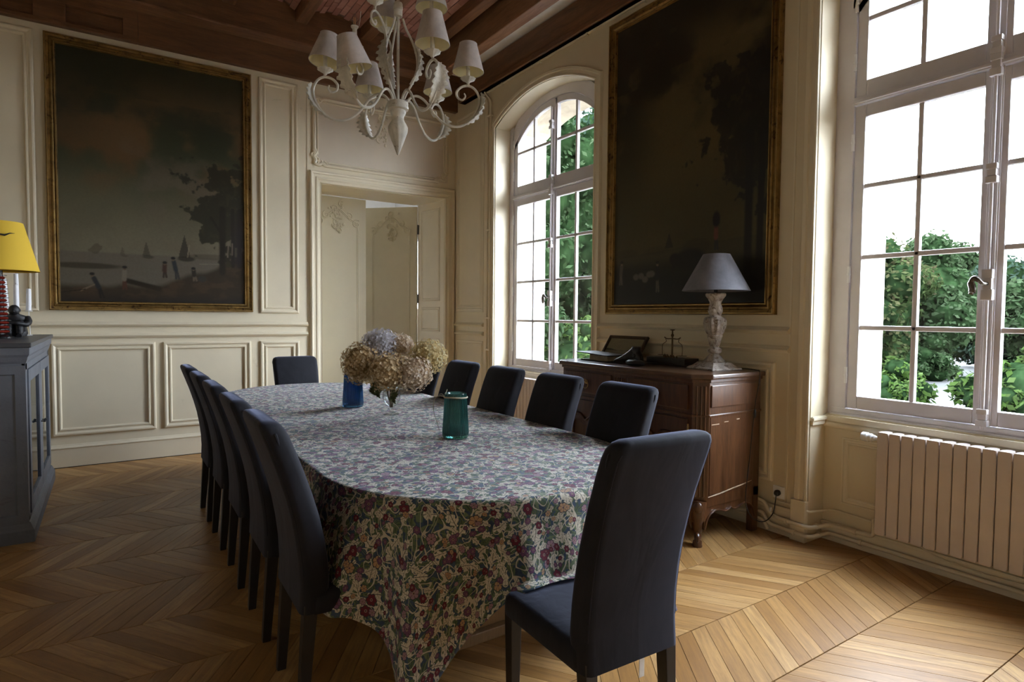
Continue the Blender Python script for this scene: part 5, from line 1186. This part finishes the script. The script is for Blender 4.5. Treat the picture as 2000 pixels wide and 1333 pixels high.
mb = MB(); mb.lathe([(0, 0), (.050, 0), (.051, .004), (.030, .008), (.012, .016), (.011, .030), (.020, .045), (.042, .070), (.056, .100), (.058, .130), (.050, .165), (.046, .190), (.050, .205), (.048, .205), (.044, .190), (.048, .165), (.055, .130), (.053, .100), (.040, .073), (.018, .050), (0, .044)], 40, caps=(False, False)); mb.build('glass_body', M['clearglass'], cv, smooth=True, angle=60)
M['stemw'] = paint('brown_dried_stem', (.16, .10, .05), .7, .2, 20); M['dryleaf'] = paint('crumpled_green_leaf', (.10, .11, .035), .7, .3, 25)
def hyd_mat(name, cols):
    n = NT(name); at = n.node('ShaderNodeAttribute', attribute_name='rnd'); c = n.ramp(at.outputs['Fac'], [(i/(len(cols)-1), k) for i, k in enumerate(cols)]); v = n.coord('Object')
    c = n.mix(n.math('MULTIPLY', n.noise(v, 140, 2, .5), .35), c, (.16, .09, .045)); b = n.bsdf(c, .75, Specular_IOR_Level=.2)
    tl = n.node('ShaderNodeBsdfTranslucent'); n.put(tl.inputs[0], c); mx = n.node('ShaderNodeMixShader'); mx.inputs[0].default_value = .25; n.t.links.new(b.outputs[0], mx.inputs[1]); n.t.links.new(tl.outputs[0], mx.inputs[2]); n.t.links.new(mx.outputs[0], n.out.inputs[0]); return n.m
TAN = [(.42, .28, .13), (.58, .41, .21), (.66, .50, .29), (.74, .60, .40)]
M['hyd_tan'] = hyd_mat('tan_hydrangea_petals', TAN); M['hyd_pale'] = hyd_mat('pale_pinkish_hydrangea_petals', [(.52, .37, .23), (.66, .51, .35), (.76, .62, .47), (.80, .70, .58)])
M['hyd_grey'] = hyd_mat('lilac_grey_hydrangea_petals', [(.40, .37, .36), (.54, .52, .55), (.64, .63, .68), (.70, .69, .71)]); M['hyd_yel'] = hyd_mat('straw_yellow_hydrangea_petals', [(.54, .40, .17), (.68, .53, .26), (.74, .61, .33), (.68, .63, .40)])
def hydrangea(label, px, py, rad, dep, mat, sq=(1, 1, .85), nfl=330, seed=1):
    # px,py: offsets of the head from the vase axis across the view and upward, dep: towards the viewer
    rg = random.Random(seed); right = Vector((_Rv.x, _Rv.y, 0)).normalized(); fwd = Vector((_F.x, _F.y, 0)).normalized()
    ctr = right*px-fwd*dep+Vector((0, 0, py)); t = thing('dried_hydrangea', label, 'dried flower', (FX, FY, CT+.03), group='dried hydrangeas in the clear vase')
    V, F, RN = [], [], []
    for i in range(nfl):
        u = 1-2*(i+.5)/nfl; ph = i*2.39996; s_ = math.sqrt(1-u*u); nrm = Vector((s_*math.cos(ph), s_*math.sin(ph), u)); nrm = (nrm+Vector((rg.gauss(0, .28), rg.gauss(0, .28), rg.gauss(0, .28)))).normalized()
        rr = rad*rg.uniform(.80, 1.06); base = ctr-Vector((0, 0, .03))+Vector((s_*math.cos(ph)*rr*sq[0], s_*math.sin(ph)*rr*sq[1], u*rr*sq[2]))
        tx = nrm.cross(Vector((rg.uniform(-1, 1), rg.uniform(-1, 1), rg.uniform(-1, 1)))).normalized(); ty = nrm.cross(tx); sz = rg.uniform(.0085, .0135); rv = min(1, max(0, rg.gauss(.5, .26)))
        for k in range(4):
            a = math.pi/2*k+rg.uniform(-.2, .2); d = tx*math.cos(a)+ty*math.sin(a); e = nrm.cross(d); cup = rg.uniform(.1, .75); o = len(V)
            V += [base, base+d*sz*.6+e*sz*.52+nrm*sz*cup*.5, base+d*sz*1.15+nrm*sz*cup*rg.uniform(.6, 1.2), base+d*sz*.6-e*sz*.52+nrm*sz*cup*.5]; F.append((o, o+1, o+2, o+3)); RN.append(min(1, max(0, rv+rg.uniform(-.12, .12))))
    me = bpy.data.meshes.new('flower_head'); me.from_pydata([tuple(v) for v in V], [], F); me.materials.append(M[mat]); at = me.attributes.new('rnd', 'FLOAT', 'FACE'); at.data.foreach_set('value', RN); me.update()
    o = bpy.data.objects.new('flower_head', me); C.objects.link(o); o.parent = t; o['kind'] = 'stuff'
    mb = MB(); mb.sphere(ctr-Vector((0, 0, .03)), rad*.80, 12, 8, sq); mb.build('inner_cluster', M[mat], t, smooth=True)
    e = Vector((rg.uniform(-.008, .008), rg.uniform(-.008, .008), .018)); mb = MB(); mid = Vector((ctr.x*.22+rg.uniform(-.01, .01), ctr.y*.22+rg.uniform(-.01, .01), .165)); top_ = ctr-Vector((0, 0, .03)); mid2 = mid*.45+top_*.55+Vector((0, 0, .02))
    mb.tube(spline([tuple(e), tuple(mid*.5+Vector((e.x, e.y, .0))), tuple(mid), tuple(mid2), tuple(top_)], 5), .0055, 7); mb.build('stem', M['stemw'], t, smooth=True); return t
k = 1/318.
hydrangea('tan dried hydrangea head at the left of the bouquet', (704-766)*k, (818-712)*k, .128, .02, 'hyd_tan', (.95, .95, 1.05), 460, 1)
hydrangea('lilac grey dried hydrangea head at the top of the bouquet', (738-766)*k, (818-676)*k, .125, -.10, 'hyd_grey', (1.05, .9, .82), 420, 2)
hydrangea('tan dried hydrangea head at the front middle of the bouquet', (766-766)*k, (818-728)*k, .128, .10, 'hyd_tan', (1.05, .9, .95), 460, 3)
hydrangea('pale pinkish tan hydrangea head low at the front right of the bouquet', (814-766)*k, (818-730)*k, .120, .07, 'hyd_pale', (1.0, .95, .95), 420, 4)
hydrangea('straw yellow hydrangea head at the right of the bouquet', (838-766)*k, (818-700)*k, .128, -.07, 'hyd_yel', (1.0, .9, .88), 440, 5)
hydrangea('small greyish tan hydrangea head between the grey and yellow heads', (778-766)*k, (818-676)*k, .088, -.13, 'hyd_pale', (1, 1, .8), 220, 6)
for i, (px, py, dep, tl) in enumerate(((-.115, .215, .02, .5), (.03, .17, .085, 1.0), (-.075, .20, .05, 2.2))):
    right = Vector((_Rv.x, _Rv.y, 0)).normalized(); fwd = Vector((_F.x, _F.y, 0)).normalized(); p0 = right*px-fwd*dep+Vector((0, 0, py))
    acanthus([tuple(p0), tuple(p0+Vector((.01, 0, -.03))), tuple(p0+Vector((.0, .01, -.06))), tuple(p0+Vector((.012, 0, -.09)))], right, -fwd, .028, 'dry_leaf', cv).data.materials[0] = M['dryleaf']

# ---------------------------------------------------------------- garden outside the windows
def soil():
    n = NT('dry_lawn_and_sand'); v = n.coord('Object'); f = n.noise(v, .35, 5, .6); g = n.noise(v, 6, 4, .6)
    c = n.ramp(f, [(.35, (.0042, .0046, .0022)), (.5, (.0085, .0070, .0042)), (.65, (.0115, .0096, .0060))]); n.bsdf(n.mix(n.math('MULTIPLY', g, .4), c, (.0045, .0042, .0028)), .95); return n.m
mb = MB(); mb.box(4.25, 90, -60, 90, -1.0, -.8); tag(mb.build('garden_ground', soil()), 'dry sandy lawn outside the windows', 'ground', kind='structure')
def leaf_mat(name, a, b, c):
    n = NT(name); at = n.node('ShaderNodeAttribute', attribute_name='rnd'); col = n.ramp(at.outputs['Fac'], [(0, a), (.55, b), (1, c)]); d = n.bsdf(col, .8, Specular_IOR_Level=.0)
    tl = n.node('ShaderNodeBsdfTranslucent'); n.put(tl.inputs[0], col); mx = n.node('ShaderNodeMixShader'); mx.inputs[0].default_value = .35; n.t.links.new(d.outputs[0], mx.inputs[1]); n.t.links.new(tl.outputs[0], mx.inputs[2]); n.t.links.new(mx.outputs[0], n.out.inputs[0]); return n.m
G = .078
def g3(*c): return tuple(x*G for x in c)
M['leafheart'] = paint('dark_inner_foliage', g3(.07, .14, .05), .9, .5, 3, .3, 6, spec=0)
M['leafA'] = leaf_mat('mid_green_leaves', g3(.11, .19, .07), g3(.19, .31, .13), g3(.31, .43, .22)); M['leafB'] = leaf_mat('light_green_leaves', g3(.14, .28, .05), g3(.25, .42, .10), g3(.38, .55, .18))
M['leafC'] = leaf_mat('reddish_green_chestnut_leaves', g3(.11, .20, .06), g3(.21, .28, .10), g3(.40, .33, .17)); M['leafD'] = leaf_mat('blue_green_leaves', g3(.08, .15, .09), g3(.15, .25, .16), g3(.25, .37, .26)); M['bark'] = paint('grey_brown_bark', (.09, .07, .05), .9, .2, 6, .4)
def tree(name, label, cat, x, y, zc, r, mat, n, lsz, sq=1.0, seed=1, gr=-.8, holes=.0, trunk=True, group=None):
    rs = np.random.RandomState(seed); t = thing(name, label, cat, (x, y, gr), group=group); nb = 64
    bl = rs.normal(size=(nb, 3)); bl /= np.linalg.norm(bl, axis=1)[:, None]; bl *= (rs.rand(nb, 1)**.45)*.82; br = rs.uniform(.17, .31, nb)
    which = rs.randint(0, nb, n); d = rs.normal(size=(n, 3)); d /= np.linalg.norm(d, axis=1)[:, None]
    p = bl[which]+d*br[which][:, None]*rs.uniform(.84, 1.16, (n, 1)); p *= r; p[:, 2] *= sq; p[:, 2] += zc-gr
    keep = p[:, 2] > .05; p = p[keep]; d = d[keep]; n = len(p)
    nr = d+rs.normal(size=(n, 3))*.7+np.array([0, 0, .5]); nr /= np.linalg.norm(nr, axis=1)[:, None]; a = np.cross(nr, rs.normal(size=(n, 3))); a /= np.linalg.norm(a, axis=1)[:, None]; b = np.cross(nr, a)
    s = (lsz*rs.uniform(.6, 1.25, n))[:, None]; V = np.stack([p-a*s, p+b*s*.55, p+a*s, p-b*s*.55], 1).reshape(-1, 3)
    me = bpy.data.meshes.new('foliage'); me.vertices.add(4*n); me.vertices.foreach_set('co', V.ravel().astype(np.float32)); me.loops.add(4*n); me.loops.foreach_set('vertex_index', np.arange(4*n, dtype=np.int32)); me.polygons.add(n); me.polygons.foreach_set('loop_start', np.arange(0, 4*n, 4, dtype=np.int32)); me.polygons.foreach_set('loop_total', np.full(n, 4, dtype=np.int32)); me.update(calc_edges=True)
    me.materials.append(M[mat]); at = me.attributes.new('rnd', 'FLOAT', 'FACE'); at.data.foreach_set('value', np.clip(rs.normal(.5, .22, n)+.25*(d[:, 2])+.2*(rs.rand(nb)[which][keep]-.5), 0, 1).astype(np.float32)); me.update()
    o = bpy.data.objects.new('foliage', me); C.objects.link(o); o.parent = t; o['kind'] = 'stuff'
    mb = MB()
    for q, rr in zip(bl, br):
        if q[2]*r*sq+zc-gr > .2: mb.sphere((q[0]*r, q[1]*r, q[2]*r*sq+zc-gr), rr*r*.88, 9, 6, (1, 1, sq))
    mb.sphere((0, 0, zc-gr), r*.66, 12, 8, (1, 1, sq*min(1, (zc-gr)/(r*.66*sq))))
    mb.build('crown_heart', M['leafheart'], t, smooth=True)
    mb = MB(); h = zc-gr
    mb.tube([(0, 0, 0), (.03*r, 0, h*.4), (0, .04*r, h), (.02*r, 0, h+r*sq*.5)], [.07*r, .055*r, .045*r, .015*r], 8)
    for k in range(5): q = bl[k*3]*r; mb.tube([(0, 0, h*.6+.1*k), (q[0]*.5, q[1]*.5, h+q[2]*sq*.4), (q[0], q[1], h+q[2]*sq)], [.035*r, .025*r, .008*r], 6)
    mb.build('trunk', M['bark'], t, smooth=True); return t
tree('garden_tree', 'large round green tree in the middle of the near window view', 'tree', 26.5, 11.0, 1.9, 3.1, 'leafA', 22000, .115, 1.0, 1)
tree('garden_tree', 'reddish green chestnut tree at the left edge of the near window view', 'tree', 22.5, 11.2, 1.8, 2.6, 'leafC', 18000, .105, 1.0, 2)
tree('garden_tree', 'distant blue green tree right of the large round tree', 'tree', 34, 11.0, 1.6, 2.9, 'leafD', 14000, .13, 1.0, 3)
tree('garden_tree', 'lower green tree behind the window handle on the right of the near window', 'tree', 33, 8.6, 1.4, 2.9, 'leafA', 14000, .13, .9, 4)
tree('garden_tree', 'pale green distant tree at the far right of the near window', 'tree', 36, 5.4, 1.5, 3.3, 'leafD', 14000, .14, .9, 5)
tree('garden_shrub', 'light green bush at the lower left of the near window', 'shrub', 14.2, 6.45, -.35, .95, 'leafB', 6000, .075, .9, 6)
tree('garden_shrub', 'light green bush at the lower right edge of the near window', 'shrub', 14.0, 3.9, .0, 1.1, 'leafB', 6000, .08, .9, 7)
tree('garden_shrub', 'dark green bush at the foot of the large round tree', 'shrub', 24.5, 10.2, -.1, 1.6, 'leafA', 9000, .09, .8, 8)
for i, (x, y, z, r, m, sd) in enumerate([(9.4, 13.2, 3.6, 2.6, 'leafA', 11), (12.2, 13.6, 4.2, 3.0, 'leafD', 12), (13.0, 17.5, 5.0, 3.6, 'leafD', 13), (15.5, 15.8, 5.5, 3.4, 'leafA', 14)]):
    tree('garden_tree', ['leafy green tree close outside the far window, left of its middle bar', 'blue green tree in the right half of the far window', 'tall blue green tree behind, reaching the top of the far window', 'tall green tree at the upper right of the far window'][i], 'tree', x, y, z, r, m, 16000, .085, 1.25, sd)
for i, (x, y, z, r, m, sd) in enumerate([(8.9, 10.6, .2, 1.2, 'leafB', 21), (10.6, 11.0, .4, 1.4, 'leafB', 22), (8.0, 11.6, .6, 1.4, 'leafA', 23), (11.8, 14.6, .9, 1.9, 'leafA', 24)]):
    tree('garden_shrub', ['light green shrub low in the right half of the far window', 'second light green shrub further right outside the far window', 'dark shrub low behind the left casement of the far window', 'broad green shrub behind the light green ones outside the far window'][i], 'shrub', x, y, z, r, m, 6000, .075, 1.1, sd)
